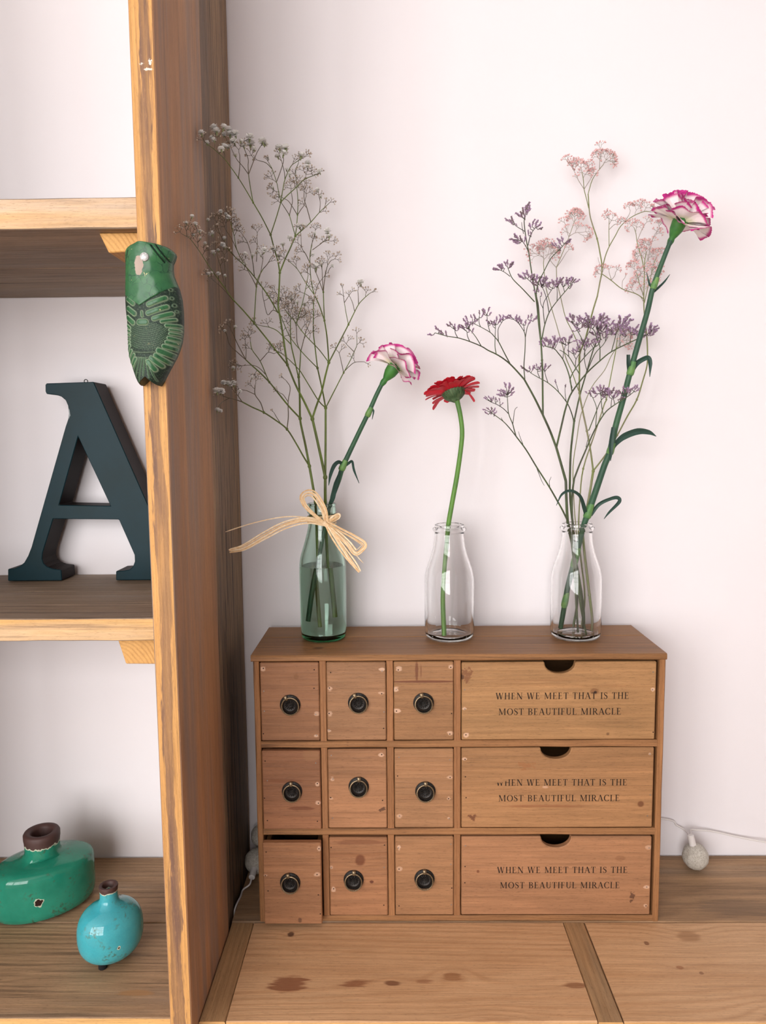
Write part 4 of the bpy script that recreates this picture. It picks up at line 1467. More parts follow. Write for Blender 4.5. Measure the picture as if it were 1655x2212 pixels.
# ------------------------------------------------------------------ cut flowers
class Plant:
    """a branching cut stem traced as (px, py) sight lines, each branch starting at the depth of the one it leaves"""
    def __init__(self, name, label, cat, Y0, seed, group=None, foot=None):
        self.rng = random.Random(seed)
        self.Y0 = Y0
        self.stem, self.twig, self.buds = MB(), MB(), MB()
        self.sk = []                           # skeleton samples px, py, Y
        self.blossoms = []
        self.t = thing(name, label, cat, foot, group)
        self.o = Vector(foot)

    def depth(self, x, y, tol=9):
        best, Y = 1e9, self.Y0
        for a, c, d in self.sk:
            q = (a - x) ** 2 + (c - y) ** 2
            if q < best:
                best, Y = q, d
        return Y if best < tol * tol else self.Y0

    def nearest(self, x, y):
        return min(self.sk, key=lambda s: (s[0] - x) ** 2 + (s[1] - y) ** 2)

    def br(self, pts, r0, r1, dy=None, thin=False, nodes=(), Ys=None, sides=6, n=4):
        """one branch; radii in pixels; dy: how far its tip stands in front of (-) or behind (+) its start"""
        if Ys is None:
            Y = self.depth(*pts[0])
            if dy is None:
                dy = self.rng.uniform(-0.02, 0.016)
            ln = [0.0]
            for a, c in zip(pts, pts[1:]):
                ln.append(ln[-1] + math.hypot(c[0] - a[0], c[1] - a[1]))
            Ys = [Y + dy * (l / ln[-1]) for l in ln]
        q = smooth_path([(p[0], p[1], Y) for p, Y in zip(pts, Ys)], n)
        P3, rad = [], []
        m = len(q)
        for i, (x, y, Y) in enumerate(q):
            p = clampx(x, y, min(Y, -0.006))
            P3.append(p)
            rr_ = r0 + (r1 - r0) * i / (m - 1)
            rad.append(rr_ * pxm(p.y))
            self.sk.append((x, y, p.y))
        (self.twig if thin else self.stem).tube(P3, rad, sides if not thin else 4)
        for (nx, ny, nr) in nodes:             # swollen joints
            s = self.nearest(nx, ny)
            c = at(s[0], s[1], s[2])
            self.stem.ball(c, nr * pxm(s[2]), 8, 6, (1, 1, 1.25))
        return q[-1]

    def spray(self, x, y, ang, ln, lv, r_=0.55, tip=None, fan=0.62, k=None, Y=None):
        """fine forking twigs that end in buds; ang 0 = right, 90 = up in the frame"""
        g = self.rng
        Y = self.depth(x, y, 14) if Y is None else Y
        a = math.radians(ang)
        x2, y2 = x + ln * math.cos(a), y - ln * math.sin(a)
        Y2 = max(min(Y + g.uniform(-0.4, 0.4) * ln * 0.0006, -0.008), -0.26)
        bend = g.uniform(-0.12, 0.12) * ln
        xm, ym = (x + x2) / 2 + math.sin(a) * bend, (y + y2) / 2 + math.cos(a) * bend
        pa, pb, pc = clampx(x, y, Y), clampx(xm, ym, (Y + Y2) / 2), clampx(x2, y2, Y2)
        w_ = r_ * pxm(Y)
        self.twig.tube([pa, pb, pc], [w_, w_ * 0.95, w_ * 0.85], 4, cap=False)
        self.sk.append((x2, y2, pc.y))
        if lv <= 0:
            tip(self, pc, (pc - pb).normalized(), x2, y2)
            return
        nk = k or (3 if g.random() < 0.35 else 2)
        for i in range(nk):
            da = (i - (nk - 1) / 2) * g.uniform(34, 62) * fan / 0.62 + g.uniform(-14, 14)
            self.spray(x2, y2, ang + da, ln * g.uniform(0.55, 0.86), lv - 1, r_ * 0.85, tip, fan, None, pc.y)

    def flower_to(self, x, y, reach=60):
        """a curved stalk from the nearest twig up to a blossom at (x, y)"""
        s = self.nearest(x, y + 9)
        Y = max(min(s[2] + self.rng.uniform(-0.006, 0.004), -0.008), -0.26)
        p = clampx(x, y, Y)
        if math.hypot(s[0] - x, s[1] - y) > 3:
            xm, ym = (s[0] + x) / 2 + self.rng.uniform(-2, 2), (s[1] * 0.45 + y * 0.55)
            pts = [clampx(s[0], s[1], s[2]), clampx(xm, ym, (s[2] + Y) / 2), p]
            self.twig.tube(pts, [0.6 * pxm(Y)] * 3, 4, cap=False)
        return p

    def done(self, mstem, mtwig, mbud=None, bud_name='buds'):
        if self.stem.v:
            self.stem.build('stem', mstem, self.t, self.o, smooth=True, angle=60, recalc=False)
        if self.twig.v:
            self.twig.build('twigs', mtwig, self.t, self.o, smooth=True, angle=80, recalc=False)['kind'] = 'stuff'
        if self.buds.v:
            o = self.buds.build(bud_name, mbud, self.t, self.o, smooth=True, angle=80, recalc=False)
            o['kind'] = 'stuff'


def stem_mat(name, c1, c2, rough=0.5, scale=60.0):
    return plain(name, c1, rough, 0.35, c2=c2, scale=scale)


M_GSTEM = stem_mat('olive_stem', (104, 122, 56), (84, 92, 48), scale=25.0)
M_GTWIG = stem_mat('brown_twig', (104, 92, 74), (78, 72, 52), scale=35.0)
M_GBUD = plain('dry_bud', (150, 130, 112), 0.7, 0.2, c2=(214, 200, 184), scale=240.0)
M_WHITE = plain('white_petal', (250, 247, 242), 0.65, 0.25)
FY = WORLD[botG.name]


def blossom_mesh(name, mat, cal, seed):
    """small double flower of crowded petals on a green cup, about 1 unit across"""
    g = random.Random(seed)
    b_ = MB()
    for L, (n_, el, rr_) in enumerate(((8, -0.25, 0.44), (8, 0.2, 0.52), (7, 0.65, 0.52), (5, 1.1, 0.46))):
        for k in range(n_):
            a = 2 * PI * (k + 0.5 * L) / n_ + g.uniform(-0.2, 0.2)
            e = el + g.uniform(-0.15, 0.15)
            d = Vector((math.cos(a) * math.cos(e), math.sin(a) * math.cos(e), math.sin(e)))
            s = Vector((-math.sin(a), math.cos(a), 0)) * 0.19
            up_ = d.cross(s).normalized() * g.uniform(-0.06, 0.06)
            c = d * 0.06
            b_.add([c, d * rr_ * 0.6 + s + up_, d * rr_ + s * 0.5, d * rr_ * 0.93, d * rr_ - s * 0.5, d * rr_ * 0.6 - s - up_], [(0, 1, 2, 3), (0, 3, 4, 5)])
    me = bpy.data.meshes.new(name)
    nW = len(b_.f)
    b_.tube([(0, 0, -0.5), (0, 0, -0.3), (0, 0, -0.02), (0, 0, 0.02)], [0.04, 0.09, 0.13, 0.1], 6)
    me.from_pydata(b_.v, [], b_.f)
    me.materials.append(mat)
    me.materials.append(cal)
    for i, p in enumerate(me.polygons):
        p.use_smooth = True
        if i >= nW:
            p.material_index = 1
    return me


M_CALYX = plain('green_calyx', (138, 146, 104), 0.6)
BLOS = [blossom_mesh('blossom', M_WHITE, M_CALYX, s) for s in (1, 2, 3)]


def add_part(me, name, parent, loc, zdir, scale, spin):
    o = bpy.data.objects.new(name, me)
    place(o, parent, loc)
    q = Vector(zdir).normalized().to_track_quat('Z', 'Y')
    from mathutils import Quaternion
    o.rotation_mode = 'QUATERNION'
    o.rotation_quaternion = q @ Quaternion((0, 0, 1), spin)
    o.scale = (scale,) * 3
    return o


def gyp_tip(pl_, p, d, x, y):
    g = pl_.rng
    s = pxm(p.y)
    l = g.uniform(3.2, 5.6) * s
    pl_.buds.bud(p, d + Vector((g.uniform(-.4, .4), g.uniform(-.4, .4), g.uniform(-.2, .4))), l, l * g.uniform(0.30, 0.5))


def flowers(pl_, lst, mes, name='blossom'):
    for i, (x, y, s) in enumerate(lst):
        p = pl_.flower_to(x, y)
        d = Vector((pl_.rng.uniform(-0.5, 0.5), pl_.rng.uniform(-0.7, 0.1), 1.0))
        add_part(mes[i % len(mes)], name, pl_.t, p, d, s * 2.25 * pxm(p.y), pl_.rng.uniform(0, 6))


# ---- gypsophila, the stem that leans left
A1 = Plant('gypsophila_stem', 'white gypsophila spray leaning across the shelf side from the green bottle', 'flower', yb_, 21, 'gypsophila in the green bottle', (FY.x - 0.004, yb_, FY.z + 0.02))
A1.br([(694, 1350), (688, 1250), (684, 1150), (681, 1085), (676, 1050), (668.5, 1007)], 3.3, 2.9, Ys=[-0.058, -0.060, -0.062, -0.063, -0.063, -0.062], nodes=((668.5, 1007, 4),))
A1.br([(668.5, 1007), (660, 962), (653, 930), (648.5, 904), (647.6, 857), (645.6, 818), (644.8, 812)], 2.8, 1.9, 0.012, nodes=((648.5, 904, 3.8), (645.6, 815, 3.2)))
A1.br([(645.6, 818), (637, 780), (629, 744), (627.6, 715), (627.6, 690)], 1.6, 1.0, 0.01)
A1.br([(629, 744), (612, 727), (598, 714), (582, 707), (566, 704)], 1.3, 0.7, -0.012)
A1.br([(645.6, 818), (648, 790), (649.8, 759)], 1.5, 1.2, 0.01)
A1.br([(649.8, 759), (642, 740), (640, 705), (632, 684)], 0.9, 0.7, 0.012, thin=True)
A1.br([(649.8, 759), (656, 735), (661, 716), (668, 700)], 0.9, 0.7, 0.004, thin=True)
A1.br([(648, 903), (622.7, 876), (597, 844), (582, 825.5), (561.8, 805), (541.6, 787), (531, 777)], 2.0, 1.3, -0.03, nodes=((582, 826, 2.4),))
A1.br([(531, 777), (513, 742.6), (502.6, 719)], 1.0, 0.7, -0.018, thin=True)
A1.br([(531, 777), (514, 762), (496, 744), (491, 726)], 1.0, 0.7, -0.03, thin=True)
A1.br([(582, 825.5), (575, 810), (562, 780), (545, 756), (541, 738)], 1.2, 0.8, -0.01)
A1.br([(562, 780), (571, 770), (580, 761), (592, 764)], 0.8, 0.6, 0.0, thin=True)
A1.br([(531, 777), (532, 755), (530, 742)], 0.7, 0.6, 0.0, thin=True)
A1.br([(575, 810), (560, 795), (545, 789), (522, 790)], 0.8, 0.6, -0.02, thin=True)
A1.br([(668.5, 1007), (655, 985), (641, 960), (620, 927), (596, 908), (570, 891), (546, 880), (523, 868)], 1.9, 1.4, -0.04, nodes=((620, 927, 3), (570, 891, 2.6)))
A1.br([(523, 868), (508, 863), (496, 860), (482, 856)], 1.1, 0.7, -0.02, thin=True)
A1.br([(523, 868), (512, 852), (502, 842)], 1.0, 0.7, -0.015, thin=True)
A1.br([(496, 860), (484, 866), (475, 873)], 0.8, 0.6, -0.01, thin=True)
A1.br([(570, 891), (563, 870), (551, 852), (551, 832)], 1.1, 0.8, -0.01, thin=True)
A1.br([(551, 852), (542, 848), (533, 844), (524, 842)], 0.8, 0.6, -0.008, thin=True)
A1.br([(620, 927), (623, 900), (622.5, 868), (627, 838), (619, 823)], 1.1, 0.7, 0.004, thin=True)
A1.br([(622.5, 868), (612, 853), (605, 849)], 0.8, 0.6, -0.004, thin=True)
A1.br([(608, 917), (598, 902), (593, 893)], 0.8, 0.6, -0.004, thin=True)
for (x, y, a, l, lv) in ((627.6, 690, 95, 13, 3), (566, 704, 165, 11, 3), (582, 707, 120, 9, 2), (632, 684, 100, 12, 3), (668, 700, 75, 12, 3), (655, 735, 60, 10, 2), (502.6, 719, 115, 12, 3), (491, 726, 120, 10, 3), (541, 738, 105, 11, 3),
                         (545, 756, 150, 8, 2), (592, 764, 20, 9, 2), (580, 761, 70, 9, 2), (530, 742, 95, 8, 2), (522, 790, 170, 9, 3), (531, 787, 200, 9, 2), (482, 856, 150, 9, 2), (502, 842, 115, 10, 2), (551, 832, 80, 9, 3), (524, 842, 170, 8, 2),
                         (551, 840, 140, 9, 2), (619, 823, 140, 7, 2), (605, 849, 140, 6, 2), (593, 893, 130, 5, 1), (612, 727, 95, 10, 2), (640, 705, 80, 12, 3), (627.6, 705, 130, 12, 2), (555, 800, 240, 9, 2)):
    A1.spray(x, y, a, l, lv, 0.55, gyp_tip)
flowers(A1, [(468, 845, 8.5), (478, 846, 8), (470, 886, 6), (476, 888, 5), (483, 827, 6), (492, 828, 6), (498, 831, 5), (505, 829, 8), (504, 795, 5), (486, 715, 4), (508, 707, 5), (519, 845, 4), (545, 815, 3.5)], BLOS)
A1.done(M_GSTEM, M_GTWIG, M_GBUD)

# ---- gypsophila, the tall forked stem
A2 = Plant('gypsophila_stem', 'tall forked white gypsophila stem standing upright in the green bottle', 'flower', yb_, 22, 'gypsophila in the green bottle', (FY.x, yb_ + 0.006, FY.z + 0.02))
A2.br([(716, 1330), (712, 1270), (706, 1180), (703, 1084), (702.7, 1031)], 4.0, 3.4, Ys=[-0.06, -0.06, -0.06, -0.06, -0.06], nodes=((702.7, 1031, 5),))
A2.br([(702.7, 1031), (694, 990), (683, 940), (675, 905)], 3.3, 3.0, -0.006, nodes=((675, 904, 4.4),))
A2.br([(702.7, 1031), (703.5, 950), (703.6, 881)], 2.8, 2.4, 0.014, nodes=((703.6, 881, 3.6),))
A2.br([(675, 905), (656, 865), (640, 834), (621, 788)], 2.6, 2.1, -0.014, nodes=((621, 789, 3.2),))
A2.br([(621, 788), (600, 762), (575, 730), (549, 698), (525, 670), (499, 642), (488, 625)], 1.9, 1.3, -0.045, nodes=((549, 698, 2.6),))
A2.br([(488, 625), (468, 598), (450.7, 573.5), (437, 552), (427, 537), (410, 515), (396, 507)], 1.2, 0.6, -0.06)
A2.br([(549, 697), (550, 680), (554, 619), (558, 600), (568.5, 581)], 1.2, 0.9, 0.014, nodes=((554, 620, 2),))
A2.br([(554, 619), (546, 603), (536, 585), (530, 572)], 0.9, 0.6, -0.006, thin=True)
A2.br([(568.5, 581), (578, 570), (586, 556)], 0.9, 0.6, 0.004, thin=True)
A2.br([(554, 619), (563, 590), (568, 560)], 0.8, 0.6, -0.004, thin=True)
A2.br([(621, 788), (617, 764), (612, 728), (606.6, 694), (601, 663)], 2.3, 1.9, 0.01)
A2.br([(601, 663), (603, 625), (604.5, 589)], 1.9, 1.7, 0.0, nodes=((604.5, 587, 2.8),))
A2.br([(604.5, 589), (600.5, 565), (592, 535), (584.7, 507)], 1.6, 1.4, -0.01, nodes=((584.7, 506, 2.6),))
A2.br([(584.7, 507), (566, 470), (547, 437.6)], 1.3, 1.2, -0.02, nodes=((547, 438, 2),))
A2.br([(547, 437.6), (531, 410), (515, 384)], 1.1, 1.0, -0.02, nodes=((515, 384, 1.8),))
A2.br([(515, 384), (500, 363), (485, 343), (462, 322), (446, 310)], 1.0, 0.7, -0.06)
A2.br([(515, 384), (518, 360), (518, 335)], 0.9, 0.7, -0.01, thin=True)
A2.br([(547, 437.6), (541, 405), (537, 376.7)], 1.0, 0.9, -0.002)
A2.br([(537, 376.7), (536, 358), (536, 343), (528, 322)], 0.9, 0.6, -0.006, thin=True)
A2.br([(537, 376.7), (525, 360), (512, 345), (503, 328)], 0.8, 0.6, -0.02, thin=True)
A2.br([(537, 376.7), (549, 345), (556, 328), (567, 310)], 0.9, 0.6, 0.004, thin=True)
A2.br([(584.7, 507), (597, 470), (607, 436)], 1.2, 1.0, 0.01, nodes=((607, 435, 2),))
A2.br([(607, 436), (611, 410), (615.6, 388), (628, 360), (640, 350), (651, 343)], 1.0, 0.6, 0.01)
A2.br([(607, 436), (602, 415), (598, 395), (588, 365), (582, 354)], 0.9, 0.6, -0.01)
A2.br([(588, 365), (575, 352), (560, 347)], 0.8, 0.6, -0.008, thin=True)
A2.br([(598, 392), (606, 370), (612, 350), (612, 338)], 0.8, 0.6, 0.0, thin=True)
A2.br([(607, 436), (622, 421), (638, 406.6), (657, 388), (676.5, 379.6), (690, 374)], 1.1, 0.6, 0.016)
A2.br([(615.6, 388), (614, 370), (606, 340)], 0.8, 0.5, 0.004, thin=True)
A2.br([(604.5, 589), (616, 560), (627.6, 535), (638, 510)], 1.5, 1.3, 0.012, nodes=((638, 510, 2.4),))
A2.br([(638, 510), (655, 495), (671, 480.5), (690, 459), (709.5, 440.5)], 1.2, 0.6, 0.014)
A2.br([(638, 510), (632, 488), (625.3, 464.7)], 1.0, 0.8, -0.004, nodes=((625.3, 464.7, 1.6),))
A2.br([(625.3, 464.7), (616, 450), (609, 439.5)], 0.8, 0.6, -0.004, thin=True)
A2.br([(625.3, 464.7), (630, 445), (632, 433.7), (630, 418)], 0.8, 0.6, 0.004, thin=True)
A2.br([(638, 510), (641, 488), (642.7, 464.7)], 1.0, 0.9, 0.008, nodes=((642.7, 464.7, 1.6),))
A2.br([(642.7, 464.7), (643.7, 435.7), (641, 400), (638.9, 370), (645, 352)], 0.9, 0.6, 0.004)
A2.br([(642.7, 464.7), (632, 447), (622.4, 433.7), (612, 428)], 0.8, 0.6, 0.0, thin=True)
A2.br([(642.7, 464.7), (650, 453), (657, 443), (660, 428)], 0.8, 0.6, 0.006, thin=True)
A2.br([(671.7, 480), (663, 449), (657, 430), (657, 414)], 0.9, 0.6, 0.002, thin=True)
A2.br([(690, 459), (692, 440), (690, 428)], 0.7, 0.5, 0.0, thin=True)
A2.br([(675, 903), (685, 873), (695, 845.6), (703, 812), (710.4, 783)], 2.4, 2.0, 0.016, nodes=((710.4, 782, 3.4),))
A2.br([(710.4, 783), (709, 759), (706, 724), (701, 692.5)], 1.8, 1.5, 0.0, nodes=((701, 692, 2.4),))
A2.br([(701, 692.5), (690, 660), (680, 638), (675, 620.7), (671, 595), (669.7, 568), (670, 547), (674, 530)], 1.4, 0.7, -0.008)
A2.br([(680, 638), (660, 610), (643, 582), (622, 562)], 1.0, 0.6, -0.008)
A2.br([(669.7, 568), (660, 548), (652, 535), (650, 505)], 0.9, 0.5, -0.004, thin=True)
A2.br([(670, 555), (673, 530), (676, 520), (680, 505)], 0.8, 0.5, 0.004, thin=True)
A2.br([(675, 540), (690, 529), (703, 520), (716, 521)], 0.8, 0.5, 0.008, thin=True)
A2.br([(701, 692.5), (699.6, 660), (698.6, 631)], 1.3, 1.1, 0.008, nodes=((698.6, 631, 2),))
A2.br([(698.6, 631), (697, 607), (696, 584)], 0.9, 0.6, 0.004, thin=True)
A2.br([(698.6, 631), (702, 600), (708, 573), (716, 562)], 0.9, 0.6, 0.008, thin=True)
A2.br([(698.6, 631), (689, 605), (683, 590)], 0.9, 0.6, -0.002, thin=True)
A2.br([(710.4, 783), (724, 757), (752.9, 701)], 1.6, 1.3, 0.01, nodes=((752.9, 702, 2.2),))
A2.br([(752.9, 701), (764, 678), (774.8, 657.5), (786, 645), (797.5, 634.7)], 1.2, 0.7, 0.008)
A2.br([(752.9, 701), (748, 678), (744, 654)], 0.9, 0.7, -0.006)
A2.br([(744, 654), (751, 643), (757, 634)], 0.7, 0.5, 0.0, thin=True)
A2.br([(744, 654), (742, 640), (741, 628)], 0.7, 0.5, -0.003, thin=True)
A2.br([(774.8, 657.5), (774, 640), (773, 628)], 0.8, 0.5, 0.0, thin=True)
A2.br([(766, 672), (762, 655), (757, 643)], 0.7, 0.5, -0.004, thin=True)
A2.br([(710.4, 783), (690, 756), (668, 733), (652, 715), (640, 698), (618, 672)], 1.2, 0.8, -0.016)
A2.br([(703.6, 881), (688.6, 866), (668, 833), (649.6, 803), (642.8, 795), (628, 780), (609, 764), (594, 757)], 1.5, 0.7, -0.02)
A2.br([(703.6, 881), (697, 845), (686, 795)], 1.9, 1.6, 0.01, nodes=((686, 795, 2.8),))
A2.br([(686, 795), (680, 744), (677, 715), (677.5, 650)], 1.5, 1.1, 0.004, nodes=((677.5, 718, 2), (677.5, 650, 2)))
A2.br([(677.5, 650), (682, 632), (687, 615), (694, 605)], 0.9, 0.6, 0.006, thin=True)
A2.br([(677.5, 650), (668, 640), (658, 634)], 0.8, 0.6, -0.006, thin=True)
A2.br([(686, 795), (668, 777), (649.5, 757), (625, 725), (605, 678)], 1.2, 0.8, -0.02)
A2.br([(605, 678), (590, 670), (578, 680), (570, 650), (567, 634)], 0.8, 0.6, -0.008, thin=True)
A2.br([(703.6, 881), (722, 845), (742.5, 805)], 1.4, 1.1, 0.01, nodes=((742.5, 805, 2),))
A2.br([(742.5, 805), (757, 778), (766, 758), (771, 745), (771, 728)], 1.0, 0.6, 0.004)
A2.br([(742.5, 805), (738, 785), (733, 763.6), (728, 757)], 0.8, 0.5, -0.006, thin=True)
A2.br([(745, 801), (755, 791), (767, 782.6), (786, 781.6), (790, 784)], 0.8, 0.5, 0.006, thin=True)
A2.br([(765, 760), (757, 752), (748, 743)], 0.8, 0.5, -0.004, thin=True)
A2.br([(640, 698), (652, 660), (660, 625), (666, 594)], 0.9, 0.7, -0.01)
# over the shelf side, left
A2.br([(499, 642), (480, 622), (464, 608), (450, 596)], 0.8, 0.5, -0.02, thin=True)
A2.br([(488, 625), (482, 600), (476, 575), (468, 550)], 0.9, 0.5, -0.01, thin=True)
A2.br([(488, 625), (487, 590), (484, 560)], 0.8, 0.5, 0.0, thin=True)
A2.br([(601, 676), (580, 640), (556, 606), (530, 575), (508, 555), (486, 530)], 1.5, 0.9, -0.05)
A2.br([(508, 555), (490, 530), (475, 505), (470, 490)], 0.9, 0.6, -0.03, thin=True)
A2.br([(530, 575), (512, 540), (506, 510), (498, 480)], 1.0, 0.6, -0.02)
A2.br([(512, 540), (500, 515), (490, 500)], 0.8, 0.5, -0.01, thin=True)
A2.br([(550, 600), (545, 560), (535, 525), (524, 507)], 0.9, 0.6, 0.0, thin=True)
A2.br([(554, 565), (556, 530), (555, 512)], 0.8, 0.5, 0.01, thin=True)
for (x, y, a, l, lv) in ((396, 507, 140, 9, 2), (404, 511, 95, 12, 3), (412, 517, 75, 12, 3), (427, 537, 90, 13, 3), (437, 552, 60, 10, 2), (450, 574, 95, 10, 1), (450, 596, 130, 7, 2), (468, 550, 105, 10, 3), (484, 560, 85, 10, 3), (464, 608, 140, 8, 2), (476, 575, 60, 9, 2),
                         (470, 490, 105, 11, 3), (486, 530, 120, 11, 2), (498, 480, 95, 11, 3), (490, 500, 115, 11, 3), (506, 510, 65, 12, 3), (475, 505, 140, 9, 3), (500, 495, 80, 11, 3), (524, 507, 130, 9, 3), (535, 525, 160, 9, 2), (555, 512, 85, 9, 3), (556, 530, 120, 8, 2),
                         (530, 572, 110, 10, 3), (586, 556, 60, 10, 3), (568, 560, 95, 10, 3), (578, 570, 40, 9, 2), (536, 585, 160, 8, 2),
                         (446, 310, 130, 10, 2), (462, 322, 80, 13, 3), (485, 343, 95, 14, 2), (518, 335, 100, 12, 3), (528, 322, 100, 9, 2), (503, 328, 110, 11, 3), (567, 310, 70, 5, 1), (549, 345, 120, 10, 2),
                         (651, 343, 30, 8, 3), (628, 360, 60, 11, 2), (582, 354, 120, 7, 2), (560, 347, 160, 6, 2), (612, 338, 95, 8, 2), (690, 374, 40, 5, 1), (676, 380, 110, 10, 2), (657, 388, 70, 12, 3), (606, 340, 110, 8, 2), (598, 395, 140, 10, 3), (602, 415, 160, 10, 3), (638, 406, 100, 10, 2),
                         (709.5, 440.5, 40, 6, 2), (700, 450, 70, 9, 2), (690, 428, 100, 7, 2), (609, 439, 150, 9, 2), (630, 418, 95, 10, 3), (645, 352, 80, 9, 2), (641, 400, 60, 10, 2), (612, 428, 160, 8, 2), (660, 428, 80, 9, 3), (657, 414, 95, 10, 3), (663, 449, 130, 9, 2), (690, 459, 20, 8, 2), (641, 385, 120, 10, 2),
                         (674, 530, 85, 9, 3), (622, 562, 150, 9, 3), (650, 505, 95, 8, 3), (680, 505, 80, 9, 3), (716, 521, 10, 5, 2), (703, 520, 60, 7, 2), (652, 535, 130, 10, 3), (643, 582, 110, 11, 3), (660, 548, 150, 9, 3), (671, 595, 140, 10, 2), (690, 529, 40, 9, 2),
                         (696, 584, 90, 10, 3), (716, 562, 20, 8, 3), (708, 573, 85, 10, 3), (683, 590, 110, 10, 3), (694, 605, 50, 9, 2),
                         (797.5, 634.7, 30, 7, 2), (790, 641, 85, 8, 2), (757, 634, 50, 6, 2), (741, 628, 100, 6, 2), (773, 628, 80, 6, 2), (757, 643, 120, 7, 2), (744, 640, 150, 6, 2), (771, 728, 90, 7, 2), (771, 745, 40, 8, 2), (728, 757, 120, 6, 2), (733, 763, 60, 8, 2), (790, 784, -20, 5, 1), (767, 782, 110, 8, 2), (748, 743, 130, 7, 2), (748, 743, 60, 8, 2),
                         (618, 672, 110, 13, 3), (640, 698, 60, 13, 3), (625, 690, 100, 12, 3), (605, 678, 100, 13, 3), (567, 634, 85, 9, 3), (570, 650, 30, 12, 2), (590, 670, 80, 14, 3), (666, 594, 100, 9, 3), (660, 625, 40, 10, 3), (658, 634, 160, 10, 3), (652, 660, 30, 12, 3), (640, 690, 20, 13, 3), (668, 733, 80, 12, 3), (594, 757, 150, 7, 2), (609, 764, 110, 9, 3),
                         (612, 728, 20, 12, 2), (603, 650, 55, 13, 3), (603, 640, 130, 11, 3), (640, 668, 110, 12, 3), (677, 680, 140, 11, 3), (677, 690, 40, 9, 2), (677.5, 660, 100, 10, 2), (650, 715, 60, 13, 3), (620, 700, 50, 14, 3)):
    A2.spray(x, y, a, l, lv, 0.55, gyp_tip)
flowers(A2, [(435, 288, 7), (463, 277, 9), (468, 284, 8), (484, 276, 8), (493, 281, 8), (484, 291, 6), (497, 291, 8), (508, 290, 9), (505, 306, 8), (478, 323, 7), (485, 318, 8), (493, 318, 6), (462, 303, 6), (457, 298, 5), (447, 309, 6), (527, 315, 7), (541, 312, 10), (540, 297, 9), (549, 322, 6), (508, 335, 5), (521, 305, 5),
             (567, 306, 9), (573, 312, 6), (603, 320, 8), (617, 320, 9), (613, 332, 8), (600, 338, 6), (651, 337, 8), (665, 353, 7), (664, 360, 5), (690, 371, 6), (626, 377, 5), (579, 341, 4), (686, 410, 5), (693, 424, 4.5), (590, 405, 4), (619, 366, 4),
             (415, 468, 5), (403, 482, 4), (422, 484, 5), (431, 500, 5), (443, 526, 4.5), (457, 505, 7), (493, 470, 6), (488, 463, 4), (477, 457, 4.5), (485, 515, 5), (481, 529, 6), (485, 534, 5), (461, 546, 6), (471, 541, 4.5), (449, 475, 4), (433, 515, 4), (418, 508, 4), (450, 592, 5), (457, 590, 4), (472, 592, 5), (486, 596, 4),
             (571, 541, 7), (590, 537, 6), (626, 514, 6), (646, 489, 7), (657, 489, 7), (708, 500, 8), (711, 511, 6), (530, 549, 5), (530, 571, 5), (546, 552, 5), (555, 544, 5), (563, 551, 4), (611, 528, 5), (683, 577, 9), (694, 571, 7), (676, 550, 4), (779, 611, 8), (718, 574, 4), (642, 653, 5), (630, 646, 5), (658, 657, 4.5), (603, 553, 5), (680, 504, 4)], BLOS)
A2.done(M_GSTEM, M_GTWIG, M_GBUD)


# ------------------------------------------------------------------ sea lavender (purple) in the right bottle
def spike_mesh(seed):
    """a one-sided spikelet: overlapping dry calyces with lilac mouths along a short stalk, 1 unit long along Z"""
    g = random.Random(seed)
    b_ = MB()
    b_.tube([(0, 0, -0.1), (0.02, 0, 0.4), (0.05, 0, 0.85)], [0.035, 0.03, 0.02], 5)
    n = g.randint(5, 7)
    for k in range(n):
        z = 0.02 + 0.72 * k / n
        a = g.uniform(-0.9, 0.9) + (PI if k % 3 == 2 else 0)
        d = Vector((0.34 * math.cos(a), 0.34 * math.sin(a), 1.0)).normalized()
        l = g.uniform(0.34, 0.46)
        p0 = Vector((0.02, 0, z))
        b_.tube([p0, p0 + d * l * 0.45, p0 + d * l * 0.82, p0 + d * l], [0.04, 0.10, 0.115, 0.07], 6)
    nb = len(b_.f)
    for k in range(n):
        if g.random() < 0.75:
            z = 0.02 + 0.72 * k / n
            a = g.uniform(-1.1, 1.1) + (PI if k % 3 == 2 else 0)
            d = Vector((0.38 * math.cos(a), 0.38 * math.sin(a), 1.0)).normalized()
            p0 = Vector((0.02, 0, z)) + d * 0.34
            u = d.orthogonal().normalized()
            v = d.cross(u)
            for j in range(4):
                c_, s_ = math.cos(j * PI / 2), math.sin(j * PI / 2)
                e = u * c_ + v * s_
                f_ = u * -s_ + v * c_
                b_.add([p0, p0 + d * 0.10 + e * 0.09 + f_ * 0.07, p0 + d * 0.14 + e * 0.13, p0 + d * 0.10 + e * 0.09 - f_ * 0.07], [(0, 1, 2, 3)])
    me = bpy.data.meshes.new('flower_spike')
    me.from_pydata(b_.v, [], b_.f)
    me.materials.append(M_SPIKE)
    me.materials.append(M_LILAC)
    for i, p in enumerate(me.polygons):
        p.use_smooth = True
        if i >= nb:
            p.material_index = 1
    return me


def spike_mat():
    g = NT('dry_purple_calyx')
    r_ = g.new('ShaderNodeObjectInfo').outputs['Random']
    n = g.noise(g.objco(), 5.0, 3.0)
    col = g.mix(g.maprange(n, 0.35, 0.65), lin((158, 130, 156)), lin((116, 100, 104)))
    col = g.mix(g.maprange(r_, 0.55, 1.0, 0.0, 0.65), col, lin((104, 92, 84)))
    g.base(col, 0.7, 0.2)
    return g.m


M_SPIKE = spike_mat()
M_LILAC = plain('lilac_mouth', (206, 168, 214), 0.7, 0.2)
M_LSTEM = stem_mat('dark_green_stem', (82, 98, 62), (70, 74, 58), scale=30.0)
M_LTWIG = stem_mat('dark_twig', (74, 76, 62), (62, 58, 54), scale=40.0)
SPK = [spike_mesh(s) for s in (1, 2, 3, 4)]
FC = WORLD[botC.name]


